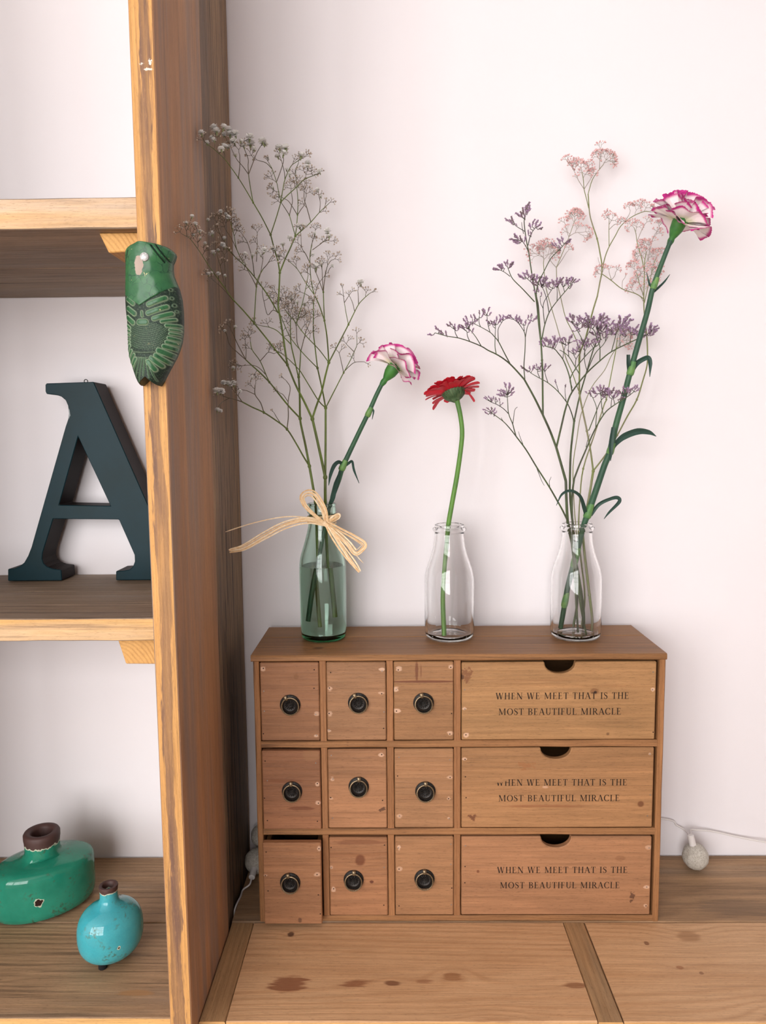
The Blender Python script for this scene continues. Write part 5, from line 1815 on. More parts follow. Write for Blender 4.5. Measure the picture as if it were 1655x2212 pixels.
def spikes(pl_, lst):
    """(px, py, angle, length px): clusters of spikelets at the end of a twig"""
    for i, (x, y, a, l) in enumerate(lst):
        s = pl_.nearest(x, y)
        p = clampx(x, y, s[2])
        if math.hypot(s[0] - x, s[1] - y) > 2.5:
            pl_.twig.tube([at(s[0], s[1], s[2]), p], [0.8 * pxm(p.y), 0.6 * pxm(p.y)], 4, cap=False)
        r_ = math.radians(a)
        d = RT * math.cos(r_) + UP * math.sin(r_) + Vector((0, pl_.rng.uniform(-0.35, 0.35), 0))
        o = add_part(SPK[pl_.rng.randrange(4)], 'flower_spike', pl_.t, p, d, l * pxm(p.y), pl_.rng.uniform(0, 6))


def fan_of(cl, rng_):
    """(x, y, spread angle, mid angle, count, length) -> spikelets fanned over a small head"""
    out_ = []
    for (x, y, mid, spread, n, l, wd) in cl:
        for k in range(n):
            t = (k / (n - 1) - 0.5) if n > 1 else 0
            out_.append((x + t * wd + rng_.uniform(-1.5, 1.5), y + rng_.uniform(-6, 5) + abs(t) * 5, mid - t * spread * 1.25 + rng_.uniform(-16, 16), l * rng_.uniform(0.8, 1.15)))
    return out_


rg = random.Random(3)


def foot_px(dx, Y):
    """where a stem stands on the floor of the right bottle"""
    return pix((FC.x + dx, Y, FC.z + 0.0062))


yL = yb_
gl = 'sea lavender stems in the clear bottle'
L1 = Plant('sea_lavender_stem', 'tallest and broadest purple sea lavender stem forking widely in the clear bottle', 'flower', yL, 31, gl, (FC.x + 0.004, yb_, FC.z + 0.02))
L1.br([foot_px(0.0130, -0.0585), (1260, 1310), (1249, 1240), (1236, 1175), (1227.5, 1137), (1224, 1085), (1222.5, 1039)], 3.3, 3.0, Ys=[-0.0585, -0.0560, -0.0540, -0.0570, -0.0605, -0.0600, -0.0590])
L1.br([(1222.5, 1039), (1213, 1005), (1202, 967)], 3.0, 2.7, -0.004)
L1.br([(1202, 967), (1188, 930), (1173, 896.7)], 2.6, 2.4, -0.004)
L1.br([(1173, 896.7), (1155, 860), (1133, 820)], 2.3, 2.0, -0.006)
L1.br([(1133, 820), (1118, 803), (1102.7, 787), (1088, 775), (1072, 765), (1055, 757), (1040, 748), (1013, 737), (989, 729.7), (970, 727), (954, 723), (940, 719)], 1.9, 0.8, -0.03)
L1.br([(1072, 765), (1069.5, 748), (1069.7, 729.7), (1070.6, 702)], 1.0, 0.7, 0.004)
L1.br([(1040, 748), (1028, 728), (1013, 709)], 1.0, 0.7, -0.004)
L1.br([(1015, 738), (1010, 726), (1008.8, 716)], 0.9, 0.6, 0.004, thin=True)
L1.br([(989, 729.7), (984, 720), (982.6, 712)], 0.9, 0.6, 0, thin=True)
L1.br([(1102.7, 787), (1091, 765), (1077, 738), (1068, 727), (1058.8, 717.8), (1038, 706), (1021.5, 698)], 1.3, 0.7, -0.012)
L1.br([(1077, 738), (1076, 722), (1077, 709), (1087, 692)], 0.9, 0.6, 0.008, thin=True)
L1.br([(1058.8, 717.8), (1054, 700), (1052, 681)], 0.8, 0.6, 0.0, thin=True)
L1.br([(1038, 706), (1035, 696), (1035, 687)], 0.8, 0.6, 0.0, thin=True)
L1.br([(1134, 821), (1132, 792), (1134, 760), (1135, 731), (1133, 718), (1130, 712)], 1.2, 0.8, 0.01)
L1.br([(1130, 712), (1120, 698), (1110, 690)], 0.8, 0.6, -0.003, thin=True)
L1.br([(1135, 729), (1138, 712), (1142, 700), (1150, 684)], 0.9, 0.6, 0.004, thin=True)
L1.br([(1133, 715), (1131, 698)], 0.8, 0.6, 0, thin=True)
L1.br([(1173, 896.7), (1172.5, 850), (1172, 800), (1171, 778), (1169, 741.5)], 2.1, 1.9, 0.004, nodes=((1171, 776, 2.6),))
L1.br([(1169, 741.5), (1164, 700), (1160, 658), (1154, 620), (1148, 585), (1142.7, 547.6), (1136, 512), (1132.5, 478), (1136, 462)], 1.8, 0.9, -0.006)
L1.br([(1155, 652), (1130, 625), (1108, 602.7), (1100, 586), (1096, 575)], 1.2, 0.7, -0.012)
L1.br([(1102, 597), (1090, 588), (1080, 583)], 0.8, 0.6, -0.004, thin=True)
L1.br([(1142, 544), (1135, 530), (1128, 521)], 0.9, 0.6, -0.004, thin=True)
L1.br([(1134, 500), (1124, 494), (1116, 489), (1106, 480)], 0.8, 0.6, -0.004, thin=True)
L1.br([(1141, 530), (1145, 512), (1150, 501), (1160, 488)], 1.0, 0.6, 0.006, thin=True)
L1.br([(1131, 505), (1128, 490), (1127, 480)], 0.7, 0.5, 0.0, thin=True)
L1.br([(1169, 741.5), (1166, 700), (1163, 660), (1158.6, 634.6), (1164, 608), (1173, 591), (1190.5, 557.7), (1212, 536), (1221, 524)], 1.5, 0.8, -0.014)
L1.br([(1205, 543), (1206, 534)], 0.7, 0.6, 0, thin=True)
L1.br([(1169, 741.5), (1173, 720), (1177, 701.6), (1187, 674), (1203.6, 650.5), (1228, 621.5), (1238, 608)], 1.5, 0.8, 0.012)
L1.br([(1186, 675), (1182, 650), (1176, 630), (1170, 618)], 0.9, 0.6, 0.004, thin=True)
L1.br([(1177, 701.6), (1174, 675), (1174.5, 655), (1184, 638), (1194, 623)], 0.9, 0.6, -0.004, thin=True)
L1.br([(1203.6, 650.5), (1204, 634), (1203.5, 621.5)], 0.8, 0.6, 0, thin=True)
L1.br([(1220, 631), (1217, 620)], 0.8, 0.6, 0, thin=True)
L1.br([(1154, 618), (1146, 608), (1136, 600)], 0.9, 0.6, -0.004, thin=True)
L1.br([(1174, 667), (1168, 655), (1167, 640)], 0.7, 0.5, 0.0, thin=True)
L1.br([(1202, 967), (1213, 920), (1223, 879), (1236, 846.7), (1267, 806.8), (1296, 779.6), (1321, 759.7), (1361, 739.7), (1385, 729), (1402, 720)], 2.2, 0.9, 0.014)
L1.br([(1236, 846.7), (1230, 812), (1218, 779.6), (1206, 763), (1198, 754), (1186, 750), (1176, 747)], 1.4, 0.8, -0.004)
L1.br([(1252, 808), (1240, 788), (1229, 770.5), (1218, 761), (1209, 756)], 1.1, 0.7, 0.002)
L1.br([(1229, 770.5), (1228, 755), (1229, 742)], 0.8, 0.6, 0, thin=True)
L1.br([(1216, 775), (1218, 760), (1222, 745)], 0.8, 0.6, 0, thin=True)
L1.br([(1236, 838), (1232, 817.7), (1248, 790), (1267, 767), (1282, 752), (1294, 743), (1297, 725), (1290, 712)], 1.2, 0.8, 0.006)
L1.br([(1243, 800), (1244, 778), (1252, 763), (1254, 752)], 0.8, 0.6, 0, thin=True)
L1.br([(1244, 775), (1238, 764)], 0.7, 0.5, 0, thin=True)
L1.br([(1267, 806), (1285, 765), (1303, 745), (1314, 727)], 1.1, 0.7, 0.008)
L1.br([(1268, 800), (1264, 785), (1262, 765), (1268, 750)], 0.8, 0.6, 0, thin=True)
L1.br([(1296, 779.6), (1296, 749), (1290, 735), (1285, 716), (1275, 706)], 1.1, 0.7, 0.0)
L1.br([(1262, 740), (1270, 722), (1276, 712)], 0.8, 0.6, 0, thin=True)
L1.br([(1262, 742), (1252, 722), (1242, 706), (1236, 697)], 0.9, 0.6, -0.004)
L1.br([(1264, 770), (1262, 742)], 0.9, 0.8, 0, thin=True)
L1.br([(1321, 759.7), (1327, 738), (1332, 719.8), (1341, 703)], 1.0, 0.7, 0.004)
L1.br([(1332, 722), (1316, 722), (1304, 731)], 0.8, 0.6, 0, thin=True)
L1.br([(1339.5, 750), (1340, 723), (1350, 728)], 0.8, 0.6, 0, thin=True)
L1.br([(1361, 739.7), (1363, 728), (1363, 719)], 0.9, 0.6, 0, thin=True)
L1.br([(1308, 738), (1309, 715), (1311, 705)], 0.8, 0.6, 0, thin=True)
spikes(L1, fan_of([(948, 721, 150, 40, 3, 13, 22), (962, 722, 125, 30, 2, 13, 8), (981, 709, 110, 60, 4, 12, 14), (1008, 712, 110, 70, 5, 13, 20), (1014, 700, 90, 80, 6, 13, 24), (1021, 694, 120, 60, 3, 12, 10), (1035, 683, 95, 50, 3, 11, 10), (1052, 679, 85, 50, 4, 13, 10),
                   (1070, 698, 95, 70, 6, 14, 20), (1088, 690, 75, 40, 3, 12, 8), (1061, 704, 110, 30, 2, 9, 6), (1109, 690, 130, 40, 3, 13, 12), (1130, 697, 95, 60, 5, 13, 20), (1146, 690, 60, 40, 3, 13, 10), (1120, 694, 110, 30, 2, 12, 6),
                   (1137, 458, 80, 40, 4, 17, 6), (1131, 473, 115, 40, 3, 15, 8), (1107, 482, 140, 30, 3, 15, 10), (1118, 490, 135, 20, 1, 9, 4), (1155, 492, 60, 60, 5, 15, 16), (1145, 505, 95, 30, 2, 12, 6), (1127, 521, 130, 60, 4, 15, 14), (1116, 520, 170, 30, 2, 16, 6),
                   (1097, 574, 85, 60, 6, 15, 12), (1080, 583, 150, 30, 3, 14, 8), (1085, 580, 95, 20, 1, 12, 4), (1138, 602, 125, 60, 5, 14, 18), (1156, 606, 90, 50, 4, 15, 12), (1168, 616, 110, 60, 5, 15, 14), (1178, 610, 75, 50, 3, 15, 8), (1194, 620, 100, 60, 5, 14, 18), (1204, 612, 90, 50, 4, 14, 10), (1216, 614, 80, 30, 3, 13, 8),
                   (1232, 612, 55, 50, 5, 15, 18), (1230, 618, 90, 20, 2, 12, 4), (1165, 635, 110, 30, 3, 10, 8), (1206, 535, 115, 40, 3, 13, 10), (1218, 526, 75, 50, 4, 14, 12)], rg))
spikes(L1, fan_of([(1184, 747, 110, 60, 5, 15, 18), (1193, 742, 95, 60, 5, 15, 16), (1205, 738, 75, 60, 5, 14, 14), (1222, 744, 95, 40, 3, 12, 8), (1230, 738, 70, 60, 4, 14, 12), (1238, 762, 115, 50, 3, 10, 10), (1252, 752, 100, 60, 4, 12, 14), (1262, 748, 85, 60, 5, 13, 14), (1276, 745, 75, 60, 5, 14, 16), (1246, 757, 100, 40, 3, 11, 8),
                   (1237, 697, 130, 40, 3, 15, 8), (1250, 702, 100, 50, 4, 14, 12), (1259, 695, 85, 50, 4, 15, 10), (1248, 714, 140, 30, 3, 11, 10), (1272, 690, 110, 50, 4, 15, 12), (1280, 702, 95, 60, 6, 15, 18), (1290, 700, 80, 60, 6, 15, 16), (1298, 695, 62, 40, 5, 17, 10), (1270, 708, 110, 40, 3, 13, 10), (1311, 702, 90, 60, 4, 13, 12), (1316, 722, 60, 60, 5, 13, 12), (1305, 727, 100, 50, 4, 12, 12),
                   (1330, 714, 110, 60, 5, 15, 18), (1341, 704, 90, 50, 5, 16, 10), (1350, 698, 60, 40, 4, 16, 10), (1322, 706, 120, 30, 2, 11, 6), (1362, 718, 90, 70, 8, 16, 22), (1345, 716, 95, 40, 4, 14, 10), (1380, 722, 75, 60, 5, 15, 16), (1398, 719, 80, 50, 5, 16, 14), (1406, 716, 60, 40, 4, 16, 8)], rg))
L1.done(M_LSTEM, M_LTWIG)

L2 = Plant('sea_lavender_stem', 'slender purple sea lavender stem with a thin bare-twigged side branch inside the bouquet', 'flower', yL, 32, gl, (FC.x + 0.006, yb_ + 0.004, FC.z + 0.02))
L2.br([foot_px(0.0020, -0.0480), (1247, 1300), (1244, 1220), (1241, 1170), (1238, 1137), (1233, 1090), (1231, 1055)], 2.8, 2.5, Ys=[-0.0480, -0.0480, -0.0490, -0.0530, -0.0555, -0.0530, -0.0500])
L2.br([(1231, 1055), (1233, 980), (1240.6, 909)], 2.4, 2.1, 0.011, nodes=((1240, 911, 2.8),))
L2.br([(1240.6, 909), (1252, 857), (1265, 812), (1281, 758), (1291, 735), (1300, 715)], 1.8, 0.9, 0.012)
L2.br([(1240, 910), (1234, 890), (1225, 870), (1205, 845), (1183.5, 826.7), (1166, 817), (1149, 807), (1143, 802)], 1.3, 0.7, -0.02)
L2.br([(1166, 816), (1162, 806), (1161, 799)], 0.8, 0.6, 0, thin=True)
L2.br([(1184, 827), (1179, 812), (1177, 803)], 0.8, 0.6, 0, thin=True)
L2.br([(1207, 846), (1203, 833), (1199, 824)], 0.7, 0.5, 0, thin=True)
L2.br([(1223, 866), (1221, 848), (1221, 832)], 0.7, 0.5, 0, thin=True)
spikes(L2, fan_of([(1142, 801, 110, 70, 4, 12, 12), (1161, 799, 100, 40, 3, 10, 6), (1176, 800, 85, 60, 4, 12, 14), (1200, 826, 115, 20, 1, 10, 3), (1221, 834, 95, 20, 1, 9, 3),
                   (1298, 712, 75, 60, 5, 15, 12), (1291, 724, 105, 50, 4, 13, 10)], rg))
L2.done(M_LSTEM, M_LTWIG)

L3 = Plant('sea_lavender_stem', 'low purple sea lavender stem with a flat head crossing the carnation stalk', 'flower', yL, 33, gl, (FC.x - 0.002, yb_ - 0.006, FC.z + 0.02))
L3.br([foot_px(0.0090, -0.0840), (1253, 1300), (1244, 1220), (1239, 1170), (1237, 1137), (1236, 1095), (1237, 1061), (1240.6, 1034)], 2.1, 2.1, Ys=[-0.0840, -0.0825, -0.0795, -0.0780, -0.0772, -0.0800, -0.0800, -0.0800])
L3.br([(1240.6, 1034), (1252, 1004), (1264.8, 974), (1284, 930.5), (1303.5, 896.7), (1320, 880), (1354, 858), (1370, 846)], 2.0, 0.8, -0.036)
L3.br([(1303.5, 896.7), (1300, 878), (1298.7, 860), (1298, 850)], 1.0, 0.7, 0.002)
L3.br([(1320, 880), (1321, 868), (1322, 861)], 0.8, 0.6, 0, thin=True)
L3.br([(1328, 873), (1326, 864), (1323, 858)], 0.8, 0.6, 0, thin=True)
L3.br([(1272, 930), (1284, 900), (1296, 870), (1305, 858), (1313, 851)], 1.1, 0.7, -0.02)
L3.br([(1287, 925), (1288, 905), (1289, 882), (1282, 862), (1275, 850)], 1.0, 0.6, -0.014)
L3.br([(1354, 858), (1350, 850)], 0.7, 0.6, 0, thin=True)
L3.br([(1266, 966), (1270, 950), (1275, 937)], 0.7, 0.5, 0, thin=True)
spikes(L3, fan_of([(1298, 850, 95, 90, 7, 15, 22), (1322, 857, 85, 90, 8, 15, 26), (1313, 850, 110, 60, 4, 14, 12), (1349, 850, 105, 70, 5, 15, 14), (1366, 847, 60, 60, 5, 14, 16), (1273, 848, 125, 30, 2, 10, 6), (1280, 852, 70, 30, 2, 9, 6)], rg))
L3.done(M_LSTEM, M_LTWIG)

L4 = Plant('sea_lavender_stem', 'thin purple sea lavender stem reaching out towards the red gerbera', 'flower', yL, 34, gl, (FC.x - 0.004, yb_ - 0.01, FC.z + 0.03))
L4.br([foot_px(0.0020, -0.0720), (1243, 1270), (1237, 1190), (1231, 1140), (1219, 1109.5), (1203, 1080), (1185, 1049), (1160, 1010), (1136.7, 971.6), (1115, 942.6)], 2.4, 1.5, Ys=[-0.072, -0.0725, -0.0735, -0.0745, -0.077, -0.081, -0.084, -0.088, -0.09, -0.092])
L4.br([(1115, 942.6), (1102, 926), (1088, 911), (1069, 896.7), (1060, 891)], 1.3, 0.8, -0.008)
L4.br([(1115, 942.6), (1110, 925), (1107.7, 916), (1099, 894), (1097, 872), (1095.6, 853)], 1.3, 0.8, 0.004)
L4.br([(1099, 894), (1088, 883), (1076, 875), (1062, 869)], 0.9, 0.6, -0.006, thin=True)
L4.br([(1108, 916), (1110, 900), (1112.5, 885), (1118, 879)], 0.8, 0.5, 0.0, thin=True)
L4.br([(1072, 873), (1069, 865)], 0.7, 0.5, 0, thin=True)
L4.br([(1081, 879), (1080, 871)], 0.7, 0.5, 0, thin=True)
L4.br([(1160, 1012), (1165, 1025), (1170, 1038), (1176, 1049)], 0.8, 0.4, 0.0, thin=True)
L4.br([(1188, 1052), (1187, 1040), (1191, 1030)], 0.7, 0.4, 0.0, thin=True)
L4.br([(1088, 911), (1084, 905), (1083, 902)], 0.7, 0.4, 0, thin=True)
L4.br([(1130, 960), (1124, 945), (1120, 932)], 0.7, 0.4, 0, thin=True)
spikes(L4, fan_of([(1094, 852, 110, 80, 5, 13, 16), (1099, 843, 80, 60, 6, 13, 14), (1089, 849, 130, 30, 2, 12, 4), (1058, 867, 115, 60, 5, 10, 12), (1069, 863, 95, 20, 2, 9, 3), (1080, 870, 95, 70, 3, 8, 6), (1060, 890, 115, 60, 6, 11, 14), (1068, 893, 80, 30, 2, 9, 4)], rg))
L4.done(M_LSTEM, M_LTWIG)

# ------------------------------------------------------------------ pink gypsophila in the right bottle
M_PSTEM = stem_mat('pale_green_stem', (122, 134, 72), (140, 134, 108), scale=14.0)
M_PTWIG = stem_mat('grey_twig', (168, 156, 148), (136, 130, 116), scale=30.0)
M_PINK = plain('dusty_pink_petal', (234, 194, 190), 0.7, 0.2, c2=(216, 168, 168), scale=160.0)
gp = 'pink gypsophila stems in the clear bottle'


def pink_tip(pl_, p, d, x, y):
    g = pl_.rng
    s = pxm(p.y)
    l = g.uniform(3.4, 5.6) * s
    for k in range(2):
        pl_.buds.bud(p, d + Vector((g.uniform(-.7, .7), g.uniform(-.7, .7), g.uniform(-.2, .6))), l, l * g.uniform(0.28, 0.42))


B1 = Plant('pink_gypsophila_stem', 'tall dusty pink gypsophila stem forking into several cloudy heads above the purple sprays', 'flower', yL, 41, gp, (FC.x + 0.02, yb_ + 0.008, FC.z + 0.02))
B1.br([foot_px(0.0215, -0.0660), (1280, 1335), (1274, 1285), (1266, 1220), (1260.5, 1165), (1260.5, 1137), (1272, 1078), (1281.7, 1017.5)], 3.2, 2.6, Ys=[-0.0660, -0.0650, -0.0630, -0.0605, -0.0592, -0.0588, -0.0550, -0.0500], nodes=((1274, 1285, 3.8), (1281.7, 1016, 3.6)))
B1.br([(1281.7, 1017.5), (1276, 975), (1268, 930.5), (1259, 888), (1252, 848.5), (1252, 800), (1252, 767), (1265, 730.6), (1281, 671), (1290.5, 640)], 2.0, 1.6, 0.012, nodes=((1268, 931, 2.8), (1252, 848, 2.6)))
B1.br([(1290.5, 640), (1296, 610), (1301, 580), (1296, 545), (1290, 515.5), (1280, 485), (1274, 461), (1270.6, 419)], 1.5, 1.1, 0.004, nodes=((1290, 515, 2),))
B1.br([(1270.6, 419), (1280, 388), (1295, 366), (1304, 355)], 0.9, 0.7, 0.004)
B1.br([(1272, 450), (1266, 425), (1262, 408.6), (1260, 385), (1257, 372)], 0.9, 0.7, -0.006)
B1.br([(1262, 408.6), (1250, 390), (1246, 380), (1236, 362), (1228, 352)], 0.7, 0.5, -0.006, thin=True)
B1.br([(1262, 408.6), (1272, 393), (1280, 380)], 0.7, 0.5, 0.0, thin=True)
B1.br([(1295, 366), (1296, 345), (1298, 330)], 0.7, 0.5, 0.0, thin=True)
B1.br([(1301, 580), (1308, 553), (1316, 533), (1329, 510), (1340.7, 489), (1356, 475), (1372, 464.7), (1391.5, 457), (1402, 457)], 1.2, 0.7, 0.006)
B1.br([(1316, 533), (1315.5, 500), (1316, 477)], 0.8, 0.6, 0.0)
B1.br([(1316, 496), (1328, 485), (1339, 484)], 0.6, 0.5, 0, thin=True)
B1.br([(1345, 485), (1358, 466), (1362, 455)], 0.6, 0.5, 0, thin=True)
B1.br([(1301, 592), (1321, 606), (1344, 624), (1374, 634.6), (1390, 645)], 0.9, 0.9, 0.004)
B1.br([(1321, 605), (1318, 595), (1316, 588)], 0.6, 0.5, 0, thin=True)
B1.br([(1321, 605), (1328, 596), (1330, 588)], 0.6, 0.5, 0, thin=True)
B1.br([(1344, 624), (1345, 608), (1350, 600)], 0.6, 0.5, 0, thin=True)
B1.br([(1300, 580), (1294, 565), (1292, 556)], 0.6, 0.4, 0, thin=True)
B1.br([(1281.7, 1017.5), (1310.7, 979), (1333.7, 940), (1355, 900), (1376, 863), (1388, 825), (1397.5, 792), (1399, 767), (1397.5, 727), (1393, 690), (1391, 658), (1391, 630)], 1.7, 1.2, 0.022, nodes=((1376, 863, 2.4), (1334, 939, 2.4)))
B1.br([(1391, 645), (1392, 600), (1393, 565), (1396, 545)], 1.0, 0.7, 0.004)
B1.br([(1392, 655), (1400, 620), (1408, 590), (1416, 560)], 0.9, 0.6, 0.004)
B1.br([(1391, 640), (1382, 615), (1376, 590)], 0.9, 0.6, -0.004)
B1.br([(1393, 590), (1387, 560), (1377, 525), (1374, 505), (1370, 492)], 0.9, 0.6, -0.004)
B1.br([(1377, 520), (1386, 498), (1393, 485)], 0.7, 0.5, 0, thin=True)
B1.br([(1400, 565), (1404, 540), (1413, 510), (1424, 495)], 0.8, 0.5, 0.004, thin=True)
B1.br([(1392, 655), (1383, 640), (1370, 632)], 0.8, 0.5, 0, thin=True)
B1.br([(1252, 848.5), (1250.5, 844), (1249, 841), (1236, 805), (1223, 774), (1215, 745), (1207, 718), (1202, 700), (1190, 660), (1180, 623), (1174.5, 575), (1175, 560)], 1.1, 0.7, 0.002)
B1.br([(1252, 790), (1253, 768), (1249, 745), (1236, 715), (1222, 686), (1212, 645), (1203.5, 608.5), (1202, 578)], 1.0, 0.8, 0.006)
B1.br([(1202, 578), (1216, 545), (1229.6, 511), (1241, 478)], 0.8, 0.6, 0.004)
B1.br([(1202, 578), (1213, 563), (1224, 545)], 0.6, 0.5, 0.0, thin=True)
B1.br([(1202, 578), (1193, 568), (1186, 558)], 0.6, 0.5, 0.0, thin=True)
B1.br([(1230, 510), (1243, 503), (1256, 502)], 0.6, 0.5, 0.0, thin=True)
B1.br([(1229, 512), (1224, 498), (1222, 488)], 0.6, 0.5, 0.0, thin=True)
for (x, y, a, l, lv) in ((1304, 355, 60, 11, 4), (1298, 330, 95, 9, 3), (1300, 350, 100, 11, 3), (1304, 352, 20, 12, 3), (1257, 372, 100, 10, 4), (1228, 352, 120, 6, 3), (1240, 368, 105, 8, 3), (1280, 380, 70, 6, 3), (1260, 385, 60, 9, 3), (1250, 390, 120, 6, 2), (1268, 372, 70, 9, 3), (1236, 362, 60, 9, 3), (1296, 345, 130, 8, 3), (1310, 345, 40, 9, 3),
                         (1316, 477, 110, 8, 3), (1316, 485, 60, 10, 3), (1339, 484, 60, 6, 2), (1362, 455, 110, 7, 3), (1372, 464, 75, 10, 3), (1391, 457, 60, 9, 3), (1402, 457, 30, 7, 3), (1385, 459, 95, 10, 3), (1403, 458, 0, 8, 2),
                         (1370, 492, 140, 7, 3), (1374, 500, 80, 9, 3), (1393, 485, 50, 7, 3), (1300, 592, 170, 6, 3), (1300, 590, 110, 6, 3), (1302, 588, 70, 6, 3), (1316, 588, 90, 6, 2), (1330, 588, 60, 6, 2), (1350, 600, 70, 4, 1),
                         (1396, 545, 90, 10, 4), (1393, 560, 130, 11, 4), (1416, 560, 60, 9, 4), (1408, 585, 40, 10, 3), (1376, 590, 120, 9, 4), (1382, 612, 150, 9, 3), (1393, 600, 150, 10, 3), (1400, 600, 40, 11, 4), (1393, 570, 60, 11, 4), (1424, 495, 90, 6, 3), (1413, 512, 50, 8, 3), (1370, 632, 130, 8, 3), (1390, 640, 100, 10, 3), (1404, 540, 100, 10, 3), (1380, 600, 60, 10, 3), (1395, 625, 60, 9, 2)):
    B1.spray(x, y, a, l, lv, 0.5, pink_tip, fan=0.75)
for (x, y, a, l, lv) in ((1175, 560, 90, 13, 4), (1175, 560, 130, 14, 4), (1176, 560, 50, 13, 4), (1175, 556, 160, 12, 3), (1178, 552, 20, 12, 3), (1186, 558, 60, 10, 3), (1180, 545, 90, 11, 3), (1241, 478, 90, 9, 4), (1241, 478, 55, 10, 4), (1241, 480, 120, 9, 3), (1256, 502, 10, 9, 3), (1243, 503, 70, 8, 3), (1222, 488, 110, 8, 2), (1232, 508, 130, 8, 3), (1224, 545, 50, 7, 3), (1250, 503, 330, 10, 3)):
    B1.spray(x, y, a, l, lv, 0.5, pink_tip, fan=0.75)
B1.done(M_PSTEM, M_PTWIG, M_PINK, 'blossoms')

B2 = Plant('pink_gypsophila_stem', 'thin pink gypsophila stem with small sparse heads among the sea lavender', 'flower', yL, 42, gp, (FC.x + 0.012, yb_ + 0.014, FC.z + 0.02))
B2.br([foot_px(0.0120, -0.0500), (1264, 1290), (1256, 1215), (1251, 1165), (1250, 1137), (1252.7, 1080), (1260, 1012.7), (1284, 940), (1306, 872.5), (1310, 863), (1323, 796), (1330, 760), (1334, 730)], 2.0, 0.9, Ys=[-0.0500, -0.0505, -0.0525, -0.0550, -0.0560, -0.050, -0.046, -0.040, -0.036, -0.034, -0.031, -0.028, -0.026], nodes=((1310, 863, 2.2), (1260, 1012, 2.4)))
B2.br([(1254, 1195), (1248, 1165), (1244, 1137), (1240, 1080), (1238, 1008), (1246, 950), (1255, 896.7), (1277, 838.7), (1306, 800), (1320, 770), (1334, 749)], 1.2, 0.7, Ys=[-0.0535, -0.060, -0.066, -0.066, -0.0655, -0.064, -0.062, -0.058, -0.054, -0.05, -0.046])
B2.br([(1334, 752), (1345, 735), (1352, 728)], 0.5, 0.5, 0, thin=True)
for (x, y, a, l, lv) in ((1352, 728, 60, 6, 3), (1345, 735, 0, 8, 3), (1352, 740, 330, 7, 2), (1334, 730, 80, 7, 2), (1334, 749, 60, 7, 2)):
    B2.spray(x, y, a, l, lv, 0.5, pink_tip, fan=0.75)
B2.done(M_PSTEM, M_PTWIG, M_PINK, 'blossoms')


# ------------------------------------------------------------------ carnations
def petal_mat():
    g = NT('edged_petal')
    P = g.objco()
    v = g.attr('along')
    n = g.noise(g.vec('MULTIPLY', P, (1, 1, 0.25)), 900.0, 3.0, 0.7)
    e = g.math('ADD', v, g.math('MULTIPLY', g.math('SUBTRACT', n, 0.5), 0.26))
    col = g.mix(g.maprange(v, 0.1, 0.6), lin((238, 234, 196)), lin((252, 238, 238)))
    col = g.mix(g.maprange(e, 0.79, 0.90), col, lin((198, 46, 134)))
    g.base(col, 0.6, 0.25)
    g.b.inputs['Subsurface Weight'].default_value = 0.0
    return g.m


M_PET = petal_mat()
M_CSTEM = stem_mat('carnation_stem', (48, 80, 64), (60, 98, 70), scale=22.0)
M_CLEAF = stem_mat('carnation_leaf', (50, 78, 68), (42, 66, 58), scale=30.0)
M_CNODE = stem_mat('pale_joint', (112, 150, 84), (84, 130, 78), scale=90.0)
M_CCAL = stem_mat('carnation_calyx', (72, 130, 58), (50, 104, 54), scale=60.0)


def petal_mesh(seed, ruffle=0.17, curl=0.0):
    """fan shaped petal with a toothed, wavy edge; 1 unit long from the claw at the origin, opening along Z, face along X"""
    g = random.Random(seed)
    NU, NV = 34, 14
    ph, ph2 = g.uniform(0, 6), g.uniform(0, 6)
    k1 = g.uniform(3.0, 4.4)
    vs, al, fs = [], [], []
    for j in range(NV + 1):
        v = j / NV
        for i in range(NU + 1):
            u = -1 + 2 * i / NU
            wd = 0.08 + 0.74 * v ** 1.05 * (1.0 - 0.16 * v)
            ln = v * (1 - 0.26 * u * u * v)
            tooth = (0.016 * (1 if i % 2 else -1) * (g.random() * 0.8 + 0.2)) if j == NV else 0
            wav = ruffle * v ** 2.0 * math.sin(k1 * u + ph) + ruffle * 0.30 * v ** 3 * math.sin(8.5 * u + ph2)
            cup = 0.10 * (u * u) * v + curl * v * v
            vs.append((wav + cup + g.uniform(-0.006, 0.006), u * wd, ln + tooth))
            al.append(v * (1 - 0.10 * abs(math.sin(k1 * u * 0.5 + ph))) + 0.03 * abs(u) ** 3)
    for j in range(NV):
        for i in range(NU):
            a = j * (NU + 1) + i
            fs.append((a, a + 1, a + NU + 2, a + NU + 1))
    me = bpy.data.meshes.new('petal')
    me.from_pydata(vs, [], fs)
    at_ = me.attributes.new('along', 'FLOAT', 'POINT')
    at_.data.foreach_set('value', al)
    me.polygons.foreach_set('use_smooth', [True] * len(me.polygons))
    me.materials.append(M_PET)
    return me


PETS = [petal_mesh(s, 0.09 + 0.012 * s, 0.05 * (s % 3)) for s in range(6)]


